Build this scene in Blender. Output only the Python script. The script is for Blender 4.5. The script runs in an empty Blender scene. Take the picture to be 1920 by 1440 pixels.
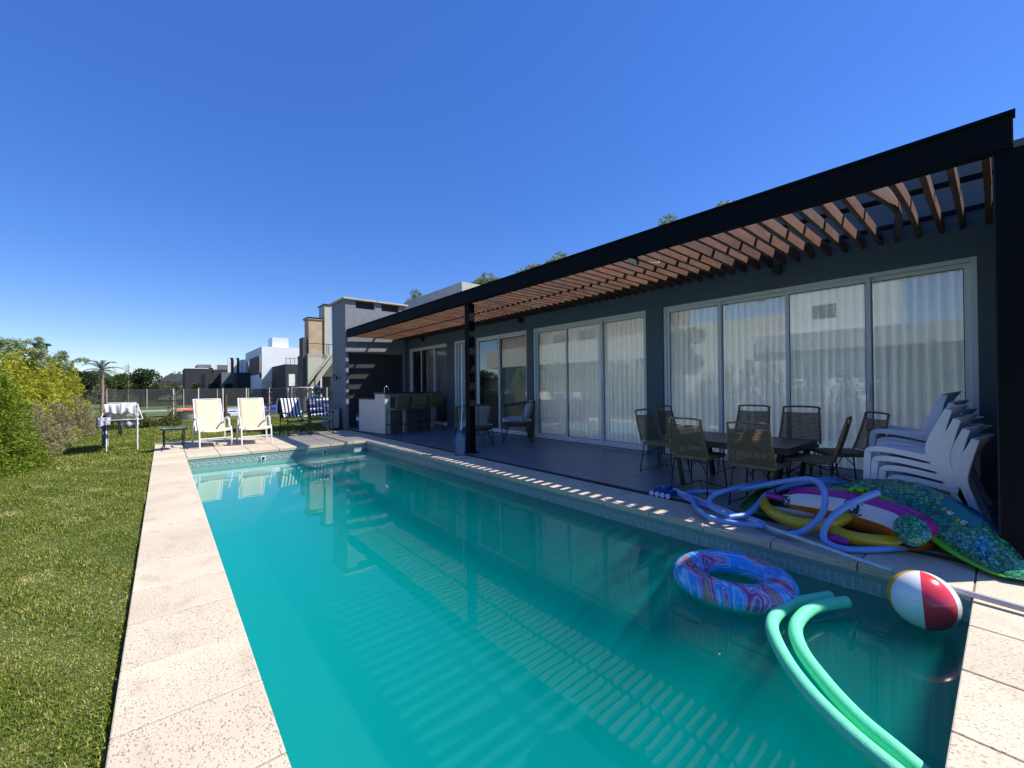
import bpy, bmesh, math, random
import numpy as np
from mathutils import Vector, Matrix
R = math.radians
rng = np.random.default_rng(7); random.seed(7)
sc = bpy.context.scene
col = sc.collection

# ------------------------------------------------------------------ camera
cam = bpy.data.cameras.new('camera'); co = bpy.data.objects.new('camera', cam); col.objects.link(co)
cam.sensor_width = 36; cam.lens = 36 * 781 / 1920; cam.clip_start = .05; cam.clip_end = 4000
cm = Matrix(((.767, .004, -.642, 0), (-.642, -.011, -.767, 0), (-.010, 1.0, -.006, 0), (0, 0, 0, 1)))
cmq = cm.to_quaternion()
co.rotation_mode = 'QUATERNION'; co.rotation_quaternion = cmq; co.location = (0, 0, 1.3)
sc.camera = co

# ------------------------------------------------------------------ world, sun, exposure
SUN_D = Vector((.68, -.49, 1.0)).normalized()          # towards the sun
w = bpy.data.worlds.new('World'); sc.world = w; w.use_nodes = True
nt = w.node_tree; nt.nodes.clear()
sky = nt.nodes.new('ShaderNodeTexSky'); sky.sky_type = 'NISHITA'; sky.sun_disc = False
sky.sun_elevation = math.asin(SUN_D.z); sky.sun_rotation = math.atan2(SUN_D.x, SUN_D.y)
sky.air_density = 1.0; sky.dust_density = .1; sky.ozone_density = 3.2; sky.altitude = 30
hs = nt.nodes.new('ShaderNodeHueSaturation'); hs.inputs['Saturation'].default_value = 1.33; hs.inputs['Hue'].default_value = .514
bg = nt.nodes.new('ShaderNodeBackground'); bg.inputs['Strength'].default_value = .107
ow = nt.nodes.new('ShaderNodeOutputWorld')
mxs = nt.nodes.new('ShaderNodeMix'); mxs.data_type = 'RGBA'; mxs.inputs[0].default_value = .16; mxs.inputs[7].default_value = (1.6, 3.6, 12.5, 1)
nt.links.new(sky.outputs[0], hs.inputs['Color']); nt.links.new(hs.outputs[0], mxs.inputs[6]); nt.links.new(mxs.outputs[2], bg.inputs[0]); nt.links.new(bg.outputs[0], ow.inputs[0])
sl = bpy.data.lights.new('sun', 'SUN'); sl.energy = 5.0; sl.angle = R(.53); sl.color = (1, .95, .87)
so = bpy.data.objects.new('sun', sl); col.objects.link(so)
so.rotation_mode = 'QUATERNION'; so.rotation_quaternion = SUN_D.to_track_quat('Z', 'Y'); so.location = (20, -14, 28)
sc.view_settings.view_transform = 'Standard'; sc.view_settings.look = 'None'
sc.view_settings.exposure = .42; sc.view_settings.gamma = 1; sc.view_settings.use_curve_mapping = False
cy = sc.cycles
cy.use_denoising = True; cy.max_bounces = 7; cy.diffuse_bounces = 3; cy.glossy_bounces = 4; cy.transmission_bounces = 4
cy.transparent_max_bounces = 24; cy.volume_bounces = 4; cy.use_adaptive_sampling = True; cy.adaptive_threshold = .01
cy.caustics_reflective = False; cy.caustics_refractive = False; cy.sample_clamp_indirect = 6
sc.render.engine = 'CYCLES'

# ------------------------------------------------------------------ materials
MT = {}
def mat(name, base, rough=.6, metal=0, var=.0, scale=6., bump=0., bscale=60., rnd=0., spec=.5, col2=None, stretch=None, detail=4, trans=0., coat=0.):
    if name in MT: return MT[name]
    m = bpy.data.materials.new(name); m.use_nodes = True; t = m.node_tree; n = t.nodes; l = t.links
    b = n['Principled BSDF']; b.inputs['Roughness'].default_value = rough; b.inputs['Metallic'].default_value = metal
    b.inputs['Specular IOR Level'].default_value = spec
    b.inputs['Base Color'].default_value = (*base, 1)
    if coat: b.inputs['Coat Weight'].default_value = coat; b.inputs['Coat Roughness'].default_value = .08
    tc = n.new('ShaderNodeTexCoord'); mp = n.new('ShaderNodeMapping'); l.new(tc.outputs['Object'], mp.inputs[0])
    if stretch: mp.inputs['Scale'].default_value = stretch
    oi = n.new('ShaderNodeObjectInfo')
    ad = n.new('ShaderNodeVectorMath'); ad.operation = 'ADD'; l.new(mp.outputs[0], ad.inputs[0])
    ml = n.new('ShaderNodeMath'); ml.operation = 'MULTIPLY'; ml.inputs[1].default_value = 37. if rnd else 0.
    l.new(oi.outputs['Random'], ml.inputs[0]); l.new(ml.outputs[0], ad.inputs[1])
    colout = None
    if var or col2:
        nz = n.new('ShaderNodeTexNoise'); nz.inputs['Scale'].default_value = scale; nz.inputs['Detail'].default_value = detail
        l.new(ad.outputs[0], nz.inputs['Vector'])
        mr = n.new('ShaderNodeMapRange'); mr.inputs[1].default_value = .3; mr.inputs[2].default_value = .7
        l.new(nz.outputs['Fac'], mr.inputs[0])
        mx = n.new('ShaderNodeMix'); mx.data_type = 'RGBA'; l.new(mr.outputs[0], mx.inputs[0])
        c2 = col2 or tuple(min(1, c * (1 + var)) for c in base); c1 = base if col2 else tuple(c * (1 - var) for c in base)
        mx.inputs[6].default_value = (*c1, 1); mx.inputs[7].default_value = (*c2, 1)
        colout = mx.outputs[2]
    if rnd:
        hv = n.new('ShaderNodeHueSaturation')
        if colout: l.new(colout, hv.inputs['Color'])
        else: hv.inputs['Color'].default_value = (*base, 1)
        r2 = n.new('ShaderNodeMapRange'); r2.inputs[3].default_value = 1 - rnd; r2.inputs[4].default_value = 1 + rnd
        l.new(oi.outputs['Random'], r2.inputs[0]); l.new(r2.outputs[0], hv.inputs['Value']); colout = hv.outputs[0]
    if colout: l.new(colout, b.inputs['Base Color'])
    if bump:
        n2 = n.new('ShaderNodeTexNoise'); n2.inputs['Scale'].default_value = bscale; n2.inputs['Detail'].default_value = 3
        l.new(ad.outputs[0], n2.inputs['Vector'])
        bp = n.new('ShaderNodeBump'); bp.inputs['Strength'].default_value = bump; bp.inputs['Distance'].default_value = .01
        l.new(n2.outputs['Fac'], bp.inputs['Height']); l.new(bp.outputs[0], b.inputs['Normal'])
    if trans:
        ts = n.new('ShaderNodeBsdfTranslucent'); mx2 = n.new('ShaderNodeMixShader'); mx2.inputs[0].default_value = trans
        if colout: l.new(colout, ts.inputs[0])
        else: ts.inputs[0].default_value = (*base, 1)
        out = n['Material Output']; l.new(b.outputs[0], mx2.inputs[1]); l.new(ts.outputs[0], mx2.inputs[2]); l.new(mx2.outputs[0], out.inputs[0])
    MT[name] = m; return m

def nodes_of(m): return m.node_tree.nodes, m.node_tree.links, m.node_tree.nodes['Principled BSDF']

# travertine-like coping: pale with dark pits, soft stains
def stone_mat(name, base, pitcol, pit=.5):
    m = mat(name, base, rough=.75, var=.10, scale=1.6, rnd=.07, col2=None)
    n, l, b = nodes_of(m)
    src = b.inputs['Base Color'].links[0].from_socket
    tc = n.new('ShaderNodeTexCoord'); mp = n.new('ShaderNodeMapping'); mp.inputs['Scale'].default_value = (1, .55, 1); mp.inputs['Rotation'].default_value = (0, 0, .5)
    l.new(tc.outputs['Object'], mp.inputs[0])
    oi = n.new('ShaderNodeObjectInfo'); ml = n.new('ShaderNodeMath'); ml.operation = 'MULTIPLY'; ml.inputs[1].default_value = 51.
    l.new(oi.outputs['Random'], ml.inputs[0]); av = n.new('ShaderNodeVectorMath'); l.new(mp.outputs[0], av.inputs[0]); l.new(ml.outputs[0], av.inputs[1])
    nz = n.new('ShaderNodeTexNoise'); nz.inputs['Scale'].default_value = 150; nz.inputs['Detail'].default_value = 2.0
    l.new(av.outputs[0], nz.inputs['Vector'])
    big = n.new('ShaderNodeTexNoise'); big.inputs['Scale'].default_value = 3.2; big.inputs['Detail'].default_value = 3; l.new(av.outputs[0], big.inputs['Vector'])
    sb = n.new('ShaderNodeMath'); sb.operation = 'MULTIPLY_ADD'; sb.inputs[1].default_value = .10; l.new(big.outputs['Fac'], sb.inputs[0]); l.new(nz.outputs['Fac'], sb.inputs[2])
    mr = n.new('ShaderNodeMapRange'); mr.inputs[1].default_value = .655; mr.inputs[2].default_value = .71; l.new(sb.outputs[0], mr.inputs[0])
    mx = n.new('ShaderNodeMix'); mx.data_type = 'RGBA'; l.new(src, mx.inputs[6]); mx.inputs[7].default_value = (*pitcol, 1)
    fm = n.new('ShaderNodeMath'); fm.operation = 'MULTIPLY'; fm.inputs[1].default_value = pit; l.new(mr.outputs[0], fm.inputs[0]); l.new(fm.outputs[0], mx.inputs[0])
    # warm dirt stains
    st = n.new('ShaderNodeTexNoise'); st.inputs['Scale'].default_value = 7; st.inputs['Detail'].default_value = 6; l.new(av.outputs[0], st.inputs['Vector'])
    sr = n.new('ShaderNodeMapRange'); sr.inputs[1].default_value = .55; sr.inputs[2].default_value = .8; sr.inputs[4].default_value = .55; l.new(st.outputs['Fac'], sr.inputs[0])
    m2 = n.new('ShaderNodeMix'); m2.data_type = 'RGBA'; l.new(sr.outputs[0], m2.inputs[0]); l.new(mx.outputs[2], m2.inputs[6]); m2.inputs[7].default_value = (base[0] * .62, base[1] * .55, base[2] * .48, 1)
    l.new(m2.outputs[2], b.inputs['Base Color'])
    bp = n.new('ShaderNodeBump'); bp.inputs['Strength'].default_value = .6; bp.inputs['Distance'].default_value = .004; bp.invert = True
    l.new(mr.outputs[0], bp.inputs['Height']); l.new(bp.outputs[0], b.inputs['Normal'])
    return m
M_STONE = stone_mat('travertine', (.63, .53, .385), (.19, .145, .105), .68)
M_STONE2 = stone_mat('travertine_smooth', (.56, .48, .36), (.25, .2, .16), .5)
M_GROUT = mat('grout', (.25, .21, .17), .9)
M_FLOOR = mat('porcelain_tile', (.155, .178, .21), .38, var=.16, scale=3, rnd=.06, bump=.08, bscale=30)
M_FGROUT = mat('dark_grout', (.035, .04, .045), .8)
M_WALL = mat('dark_plaster', (.088, .118, .13), .75, var=.06, scale=1.5, bump=.15, bscale=120)
M_CHIM = mat('grey_plaster', (.23, .25, .275), .85, var=.10, scale=6, bump=.4, bscale=45)
M_CHIMD = mat('shutter_vent_black', (.045, .045, .045), .8)
M_STEEL = mat('painted_steel', (.003, .005, .0075), .7, var=.12, scale=4, spec=.12)
M_ALU = mat('white_aluminium', (.70, .73, .72), .35)
M_RUB = mat('black_gasket', (.01, .01, .012), .5)
M_WHITE = mat('white_paint', (.78, .78, .76), .45)
M_BLACK = mat('black_metal', (.010, .010, .012), .4)
M_CONC = mat('pale_render', (.50, .49, .42), .85, var=.07, scale=2, bump=.2, bscale=30)

def wood_mat(name, a, b2):
    m = mat(name, a, rough=.6, rnd=.34, col2=b2, scale=4, stretch=(1.2, 14, 14), detail=6, bump=.25, bscale=22)
    n, l, b = nodes_of(m)
    src = b.inputs['Base Color'].links[0].from_socket
    nz = n.new('ShaderNodeTexNoise'); nz.inputs['Scale'].default_value = 2.5; nz.inputs['Detail'].default_value = 6
    tc = n.new('ShaderNodeTexCoord'); oi = n.new('ShaderNodeObjectInfo'); ml = n.new('ShaderNodeMath'); ml.operation = 'MULTIPLY'; ml.inputs[1].default_value = 19
    l.new(oi.outputs['Random'], ml.inputs[0]); av = n.new('ShaderNodeVectorMath'); l.new(tc.outputs['Object'], av.inputs[0]); l.new(ml.outputs[0], av.inputs[1]); l.new(av.outputs[0], nz.inputs['Vector'])
    mr = n.new('ShaderNodeMapRange'); mr.inputs[1].default_value = .5; mr.inputs[2].default_value = .75; mr.inputs[4].default_value = .6; l.new(nz.outputs['Fac'], mr.inputs[0])
    mx = n.new('ShaderNodeMix'); mx.data_type = 'RGBA'; l.new(mr.outputs[0], mx.inputs[0]); l.new(src, mx.inputs[6]); mx.inputs[7].default_value = (.15, .11, .085, 1)
    l.new(mx.outputs[2], b.inputs['Base Color'])
    return m
M_WOOD = wood_mat('stained_wood', (.060, .018, .006), (.185, .062, .022))

# ------------------------------------------------------------------ geometry helpers
class MB:
    def __init__(s): s.v = []; s.f = []; s.sm = []; s.mi = []
    def add(s, vs, fs, smooth=False, mi=0):
        o = len(s.v); s.v += [tuple(v) for v in vs]; s.f += [tuple(i + o for i in f) for f in fs]; s.sm += [smooth] * len(fs); s.mi += [mi] * len(fs); return s
    def box(s, x0, y0, z0, x1, y1, z1, mi=0):
        vs = [(x0, y0, z0), (x1, y0, z0), (x1, y1, z0), (x0, y1, z0), (x0, y0, z1), (x1, y0, z1), (x1, y1, z1), (x0, y1, z1)]
        return s.add(vs, [(0, 3, 2, 1), (4, 5, 6, 7), (0, 1, 5, 4), (1, 2, 6, 5), (2, 3, 7, 6), (3, 0, 4, 7)], mi=mi)
    def bar(s, a, b, wd, h, up=(0, 0, 1), mi=0):
        a = Vector(a); b = Vector(b); d = (b - a).normalized(); u = Vector(up); r = d.cross(u)
        if r.length < 1e-4: r = d.cross(Vector((1, 0, 0)))
        r.normalize(); u = r.cross(d)
        vs = []
        for p in (a, b):
            for i, j in ((-1, -1), (1, -1), (1, 1), (-1, 1)): vs.append(p + r * (i * wd / 2) + u * (j * h / 2))
        return s.add(vs, [(0, 1, 2, 3), (7, 6, 5, 4), (0, 4, 5, 1), (1, 5, 6, 2), (2, 6, 7, 3), (3, 7, 4, 0)], mi=mi)
    def tube(s, pts, r, n=8, closed=False, cap=True, mi=0, sx=1., rib=0., ribn=0):
        pts = [Vector(p) for p in pts]; N = len(pts); rings = []
        rr = r if hasattr(r, '__len__') else [r] * N
        nrm = None
        for i, p in enumerate(pts):
            if closed: d = pts[(i + 1) % N] - pts[i - 1]
            else: d = pts[min(i + 1, N - 1)] - pts[max(i - 1, 0)]
            if d.length < 1e-9: d = Vector((0, 0, 1))
            d.normalize()
            if nrm is None:
                nrm = d.orthogonal() if abs(d.z) > .9 else Vector((0, 0, 1)) - d * d.z
            nrm = nrm - d * nrm.dot(d)
            if nrm.length < 1e-6: nrm = d.orthogonal()
            nrm.normalize(); bn = d.cross(nrm)
            rings.append([p + (nrm * math.cos(t) + bn * math.sin(t) * sx) * rr[i] for t in [2 * math.pi * k / n for k in range(n)]])
        vs = [v for g in rings for v in g]; fs = []
        for i in range(N if closed else N - 1):
            j = (i + 1) % N
            for k in range(n): fs.append((i * n + k, i * n + (k + 1) % n, j * n + (k + 1) % n, j * n + k))
        s.add(vs, fs, True, mi)
        if cap and not closed:
            s.add(rings[0], [tuple(range(n))[::-1]], mi=mi); s.add(rings[-1], [tuple(range(n))], mi=mi)
        return s
    def grid(s, fn, nu, nv, smooth=True, mi=0, thick=0):
        vs = [fn(i / nu, j / nv) for j in range(nv + 1) for i in range(nu + 1)]
        fs = [(j * (nu + 1) + i, j * (nu + 1) + i + 1, (j + 1) * (nu + 1) + i + 1, (j + 1) * (nu + 1) + i) for j in range(nv) for i in range(nu)]
        return s.add(vs, fs, smooth, mi)
    def lathe(s, prof, c=(0, 0, 0), n=24, mi=0, smooth=True):
        vs = [(c[0] + r * math.cos(2 * math.pi * k / n), c[1] + r * math.sin(2 * math.pi * k / n), c[2] + z) for r, z in prof for k in range(n)]
        fs = [(i * n + k, i * n + (k + 1) % n, (i + 1) * n + (k + 1) % n, (i + 1) * n + k) for i in range(len(prof) - 1) for k in range(n)]
        return s.add(vs, fs, smooth, mi)
    def build(s, name, m, parent=None, bevel=0, loc=None, solid=0, sub=0, **tags):
        me = bpy.data.meshes.new(name); me.from_pydata(s.v, [], s.f)
        me.polygons.foreach_set('use_smooth', s.sm); me.polygons.foreach_set('material_index', s.mi)
        for x in (m if isinstance(m, (list, tuple)) else [m]): me.materials.append(x)
        me.update()
        o = bpy.data.objects.new(name, me); col.objects.link(o)
        if parent: o.parent = parent
        if loc: o.location = loc
        if solid: q = o.modifiers.new('solid', 'SOLIDIFY'); q.thickness = solid; q.offset = 0
        if sub: q = o.modifiers.new('sub', 'SUBSURF'); q.levels = q.render_levels = sub
        if bevel: q = o.modifiers.new('bevel', 'BEVEL'); q.width = bevel; q.segments = 2; q.limit_method = 'ANGLE'
        return tag(o, **tags)
def tag(o, label=None, cat=None, group=None, kind=None):
    if label: o['label'] = label
    if cat: o['category'] = cat
    if group: o['group'] = group
    if kind: o['kind'] = kind
    return o
def thing(name, loc=(0, 0, 0), rz=0, label=None, cat=None, group=None, kind=None):
    o = bpy.data.objects.new(name, None); col.objects.link(o); o.location = loc; o.rotation_euler = (0, 0, rz); o.empty_display_size = .1
    return tag(o, label, cat, group, kind)
def copy_tree(o, parent=None, loc=None, rz=None, label=None, scale=None):
    c = o.copy(); col.objects.link(c)
    if parent: c.parent = parent
    for ch in list(kids.get(o.name, [])) : copy_tree(ch, c)
    if loc is not None: c.location = loc
    if rz is not None: c.rotation_euler = (0, 0, rz)
    if scale is not None: c.scale = scale
    if label: c['label'] = label
    return c
kids = {}
def index_kids(root):
    kids.clear()
    for o in bpy.data.objects:
        if o.parent: kids.setdefault(o.parent.name, []).append(o)
def share(name, me, m_parent, loc, rz=0, rot=None, scale=None, kind=None):
    o = bpy.data.objects.new(name, me); col.objects.link(o); o.parent = m_parent; o.location = loc
    o.rotation_euler = rot if rot else (0, 0, rz)
    if scale: o.scale = scale
    if kind: o['kind'] = kind
    return o
def mesh_np(name, v, f, m, smooth=False, parent=None, **tags):
    v = np.asarray(v, np.float32).reshape(-1, 3); f = np.asarray(f, np.int32); k = f.shape[1]
    me = bpy.data.meshes.new(name); me.vertices.add(len(v)); me.vertices.foreach_set('co', v.ravel())
    me.loops.add(f.size); me.loops.foreach_set('vertex_index', f.ravel())
    me.polygons.add(len(f)); me.polygons.foreach_set('loop_start', np.arange(0, f.size, k, dtype=np.int32)); me.polygons.foreach_set('loop_total', np.full(len(f), k, np.int32))
    me.materials.append(m); me.update(calc_edges=True)
    if smooth: me.polygons.foreach_set('use_smooth', np.ones(len(f), bool))
    o = bpy.data.objects.new(name, me); col.objects.link(o)
    if parent: o.parent = parent
    return tag(o, **tags)
def spline(pts, n=6, closed=False):
    P = [Vector(p) for p in pts]; out = []; N = len(P)
    for i in range(N if closed else N - 1):
        if closed: p0, p1, p2, p3 = P[i - 1], P[i], P[(i + 1) % N], P[(i + 2) % N]
        else: p0, p1, p2, p3 = P[max(i - 1, 0)], P[i], P[i + 1], P[min(i + 2, N - 1)]
        for k in range(n):
            t = k / n
            out.append(.5 * ((2 * p1) + (p2 - p0) * t + (2 * p0 - 5 * p1 + 4 * p2 - p3) * t * t + (3 * p1 - p0 - 3 * p2 + p3) * t ** 3))
    if not closed: out.append(P[-1])
    return out

# ------------------------------------------------------------------ ground, pool
PX0, PX1, PY0, PY1 = .338, 3.82, .16, 10.20       # pool opening
WZ = -.20                                          # water level
LZ = -.045                                          # lawn level
M_SOIL = mat('lawn_soil', (.070, .095, .020), .95, var=.35, scale=1.2, col2=(.13, .15, .035), bump=.6, bscale=40)
g = MB(); ox0, ox1, oy0, oy1 = -.10, 6.9, -.30, 13.3
B = 1500
for x0, y0, x1, y1 in ((-B, -B, ox0, B), (ox1, -B, B, B), (ox0, -B, ox1, oy0), (ox0, oy1, ox1, B)):
    g.add([(x0, y0, LZ), (x1, y0, LZ), (x1, y1, LZ), (x0, y1, LZ)], [(0, 1, 2, 3)])
g.build('ground', M_SOIL, kind='structure')

# pool basin with waterline mosaic
M_BASIN = mat('pool_plaster', (.03, .42, .38), .6)
bz = MB(); D = -1.5
def wallquad(a, b, z0, z1, mi): bz.add([(a[0], a[1], z0), (b[0], b[1], z0), (b[0], b[1], z1), (a[0], a[1], z1)], [(0, 1, 2, 3)], mi=mi)
M_TILE = mat('mosaic_base', (.30, .42, .40), .25)
n_, l_, b_ = nodes_of(M_TILE)
cs = [(PX0 - .02, PY0 - .02), (PX1 + .02, PY0 - .02), (PX1 + .02, PY1 + .02), (PX0 - .02, PY1 + .02)]
for i in range(4):
    a, b = cs[i], cs[(i + 1) % 4]
    wallquad(a, b, D, -.42, 0); wallquad(a, b, -.42, -.06, 1)
bz.add([(c[0], c[1], D) for c in cs], [(0, 1, 2, 3)])
basin = bz.build('pool_basin', [M_BASIN, M_TILE], kind='structure')
# mosaic relief: a Greek-key like run of small tiles along the far and right wall above water
M_MOS1 = mat('mosaic_pale', (.40, .50, .47), .2); M_MOS2 = mat('mosaic_green', (.24, .36, .34), .2)
def mosaic(fr, along, n, zs, name):
    a = MB(); b = MB(); key = [(0, 0), (0, 1), (0, 2), (0, 3), (1, 3), (2, 3), (2, 2), (2, 1), (3, 1), (4, 1), (4, 0)]
    s = .024
    for k in range(n):
        for (i, j) in key:
            p = fr + along * (k * 6 * s + i * s); z = zs - j * s
            q = p + along * (s * .86); nrm = Vector((-along.y, along.x, 0)) * .004
            a.add([p + nrm + Vector((0, 0, z)), q + nrm + Vector((0, 0, z)), q + nrm + Vector((0, 0, z - s * .86)), p + nrm + Vector((0, 0, z - s * .86))], [(0, 1, 2, 3)])
        for i in range(6):
            p = fr + along * (k * 6 * s + i * s); q = p + along * (s * .86); nrm = Vector((-along.y, along.x, 0)) * .003
            for z in (zs + .028,):
                b.add([p + nrm + Vector((0, 0, z)), q + nrm + Vector((0, 0, z)), q + nrm + Vector((0, 0, z - s)), p + nrm + Vector((0, 0, z - s))], [(0, 1, 2, 3)])
    a.build('mosaic_pattern', M_MOS1, basin, kind='stuff'); b.build('mosaic_border', M_MOS2, basin, kind='stuff')
mosaic(Vector((PX1 + .015, PY0, 0)), Vector((0, 1, 0)), 69, -.105, 'r')
mosaic(Vector((PX1, PY1 + .015, 0)), Vector((-1, 0, 0)), 24, -.105, 'f')
# submerged bench at the far end and return fittings
MB().box(PX0, PY1 - .75, -1.4, PX1, PY1 + .01, -.34).build('pool_bench', mat('bench_plaster', (.45, .66, .62), .6), basin, bevel=.02)
for x in (1.62, 2.86):
    MB().tube([(x, PY1 + .02, -.17), (x, PY1 - .02, -.17)], .05, 16).build('water_return', M_WHITE, basin)
    MB().tube([(x, PY1 - .018, -.17), (x, PY1 - .025, -.17)], .03, 12).build('return_nozzle', M_BLACK, basin)
MB().box(3.52, PY1 - .03, -.26, 3.72, PY1 + .0, -.13).build('skimmer_mouth', M_WHITE, basin, bevel=.01)

# water
def water_mat():
    m = bpy.data.materials.new('pool_water'); m.use_nodes = True; n = m.node_tree.nodes; l = m.node_tree.links; n.clear()
    out = n.new('ShaderNodeOutputMaterial')
    tr = n.new('ShaderNodeBsdfTransparent'); tr.inputs[0].default_value = (.97, 1, 1, 1)
    gl = n.new('ShaderNodeBsdfGlossy'); gl.inputs['Roughness'].default_value = .008
    fr = n.new('ShaderNodeFresnel'); fr.inputs['IOR'].default_value = 1.40
    mx = n.new('ShaderNodeMixShader'); l.new(fr.outputs[0], mx.inputs[0]); l.new(tr.outputs[0], mx.inputs[1]); l.new(gl.outputs[0], mx.inputs[2])
    tc = n.new('ShaderNodeTexCoord'); nz = n.new('ShaderNodeTexNoise'); nz.inputs['Scale'].default_value = 2.2; nz.inputs['Detail'].default_value = 2
    l.new(tc.outputs['Object'], nz.inputs['Vector'])
    bp = n.new('ShaderNodeBump'); bp.inputs['Strength'].default_value = .05; bp.inputs['Distance'].default_value = .02
    l.new(nz.outputs['Fac'], bp.inputs['Height']); l.new(bp.outputs[0], gl.inputs['Normal']); l.new(bp.outputs[0], fr.inputs['Normal'])
    sca = n.new('ShaderNodeVolumeScatter'); sca.inputs['Color'].default_value = (.0, .575, .515, 1); sca.inputs['Density'].default_value = .95; sca.inputs['Anisotropy'].default_value = .0
    ab = n.new('ShaderNodeVolumeAbsorption'); ab.inputs['Color'].default_value = (.0, .62, .66, 1); ab.inputs['Density'].default_value = .55
    ad = n.new('ShaderNodeAddShader'); l.new(sca.outputs[0], ad.inputs[0]); l.new(ab.outputs[0], ad.inputs[1])
    l.new(mx.outputs[0], out.inputs['Surface']); l.new(ad.outputs[0], out.inputs['Volume'])
    return m
MB().box(PX0 - .03, PY0 - .03, D - .02, PX1 + .03, PY1 + .03, WZ).build('pool_water', water_mat(), kind='structure')

# ------------------------------------------------------------------ coping slabs
cop = thing('pool_coping', kind='structure')
gr = MB()
gr.box(-.15, PY0 - .9, -.3, PX0 - .03, 13.28, -.012); gr.box(PX1 + .03, PY0 - .9, -.3, 4.40, PY1 + .6, -.012)
gr.box(PX0 - .03, PY1 + .03, -.3, 4.40, 13.28, -.013); gr.box(PX0 - .03, PY0 - .9, -.3, PX1 + .03, PY0 - .03, -.013)
gr.build('mortar_bed', M_GROUT, cop)
slab_me = {}
def slab(x0, y0, x1, y1, nose=None, m=None):
    """one coping slab, thickness .06; top at z = 0"""
    m = m or M_STONE
    w_, h_ = x1 - x0 - .009, y1 - y0 - .009
    key = (round(w_, 3), round(h_, 3), m.name)
    dz = random.uniform(-.0012, .0012)
    if key not in slab_me:
        o = MB().box(-w_ / 2, -h_ / 2, -.06, w_ / 2, h_ / 2, 0).build('slab', m, cop, bevel=.006, loc=((x0 + x1) / 2, (y0 + y1) / 2, dz))
        slab_me[key] = o
    else:
        o = slab_me[key].copy(); col.objects.link(o); o.location = ((x0 + x1) / 2, (y0 + y1) / 2, dz)
    return o
y = PY0 - 1.0 - .49
ys = [2.17 + .49 * k for k in range(-5, 23)]
ys = [v for v in ys if v < 10.2] + [PY1 + .0 + .5]
ys = [v for v in ys]
# left run
yy = 2.17 - 5 * .49
while yy < 13.28 - .01:
    slab(-.165, yy, PX0, min(yy + .49, 13.34)); yy += .49
# right run
yy = PY0 + 0.0
k = 0
ry = [-.34, .16] + [.16 + .56 * i for i in range(1, 18)] + [PY1, PY1 + .5]
ry = sorted(set(round(v, 3) for v in ry if v < PY1 - .1)) + [PY1]
for a, b in zip(ry[:-1], ry[1:]): slab(PX1, a, 4.40, b)
# near run
nx = PX0 + (PX1 - PX0) % .53
xs = [PX0] + [v for v in (.66, 1.19, 1.72, 2.25, 2.77, 3.30)] + [PX1]
for a, b in zip(xs[:-1], xs[1:]): slab(a, PY0 - .5, b, PY0); slab(a, PY0 - 1.0, b, PY0 - .503)
slab(-.165, -.95, PX0, 2.17 - 5 * .49); slab(PX1, -.95, 4.40, -.34)
# far run + beach deck
xs = [PX0] + [PX0 + .53 * i for i in range(1, 7)] + [PX1, 4.40]
rows = [PY1, PY1 + .5, PY1 + 1.03, PY1 + 1.56, PY1 + 2.09, PY1 + 2.62, 13.34]
for i in range(len(rows) - 1):
    for a, b in zip(xs[:-1], xs[1:]): slab(a, rows[i], b, rows[i + 1], m=M_STONE if i == 0 else M_STONE2)

# ------------------------------------------------------------------ terrace floor (falls towards the pool)
def fz(x): return .03 + (x - 4.42) * .04
ter = thing('terrace_floor', kind='structure')
sb_ = MB(); sb_.add([(4.42, -.3, -.1), (6.9, -.3, -.1), (6.9, 15.6, -.1), (4.42, 15.6, -.1), (4.42, -.3, fz(4.42) - .012), (6.9, -.3, fz(6.9) - .012), (6.9, 15.6, fz(6.9) - .012), (4.42, 15.6, fz(4.42) - .012)],
        [(0, 3, 2, 1), (4, 5, 6, 7), (0, 1, 5, 4), (1, 2, 6, 5), (2, 3, 7, 6), (3, 0, 4, 7)])
sb_.build('mortar_bed', M_FGROUT, ter)
tl = None
ang = math.atan(.04)
for i in range(4):
    for j in range(23):
        x = 4.42 + .6 * i; yj = -.3 + .6 * j
        wd = .6 if i < 3 else .28
        o = MB().box(.002, .002, -.010, wd - .002, .598, 0).build('tile', M_FLOOR, ter, bevel=.0015) if (tl is None or i == 3 and j == 0) else tl.copy()
        if tl is not None and o.name not in col.objects: col.objects.link(o)
        if tl is None or (i == 3 and j == 0): tl = o
        o.location = (x, yj, fz(x)); o.rotation_euler = (random.uniform(-.0008, .0008), -ang + random.uniform(-.0008, .0008), 0)
MB().box(4.402, -.3, -.08, 4.418, 13.3, -.02).build('drain_channel', M_BLACK, ter)

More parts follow.
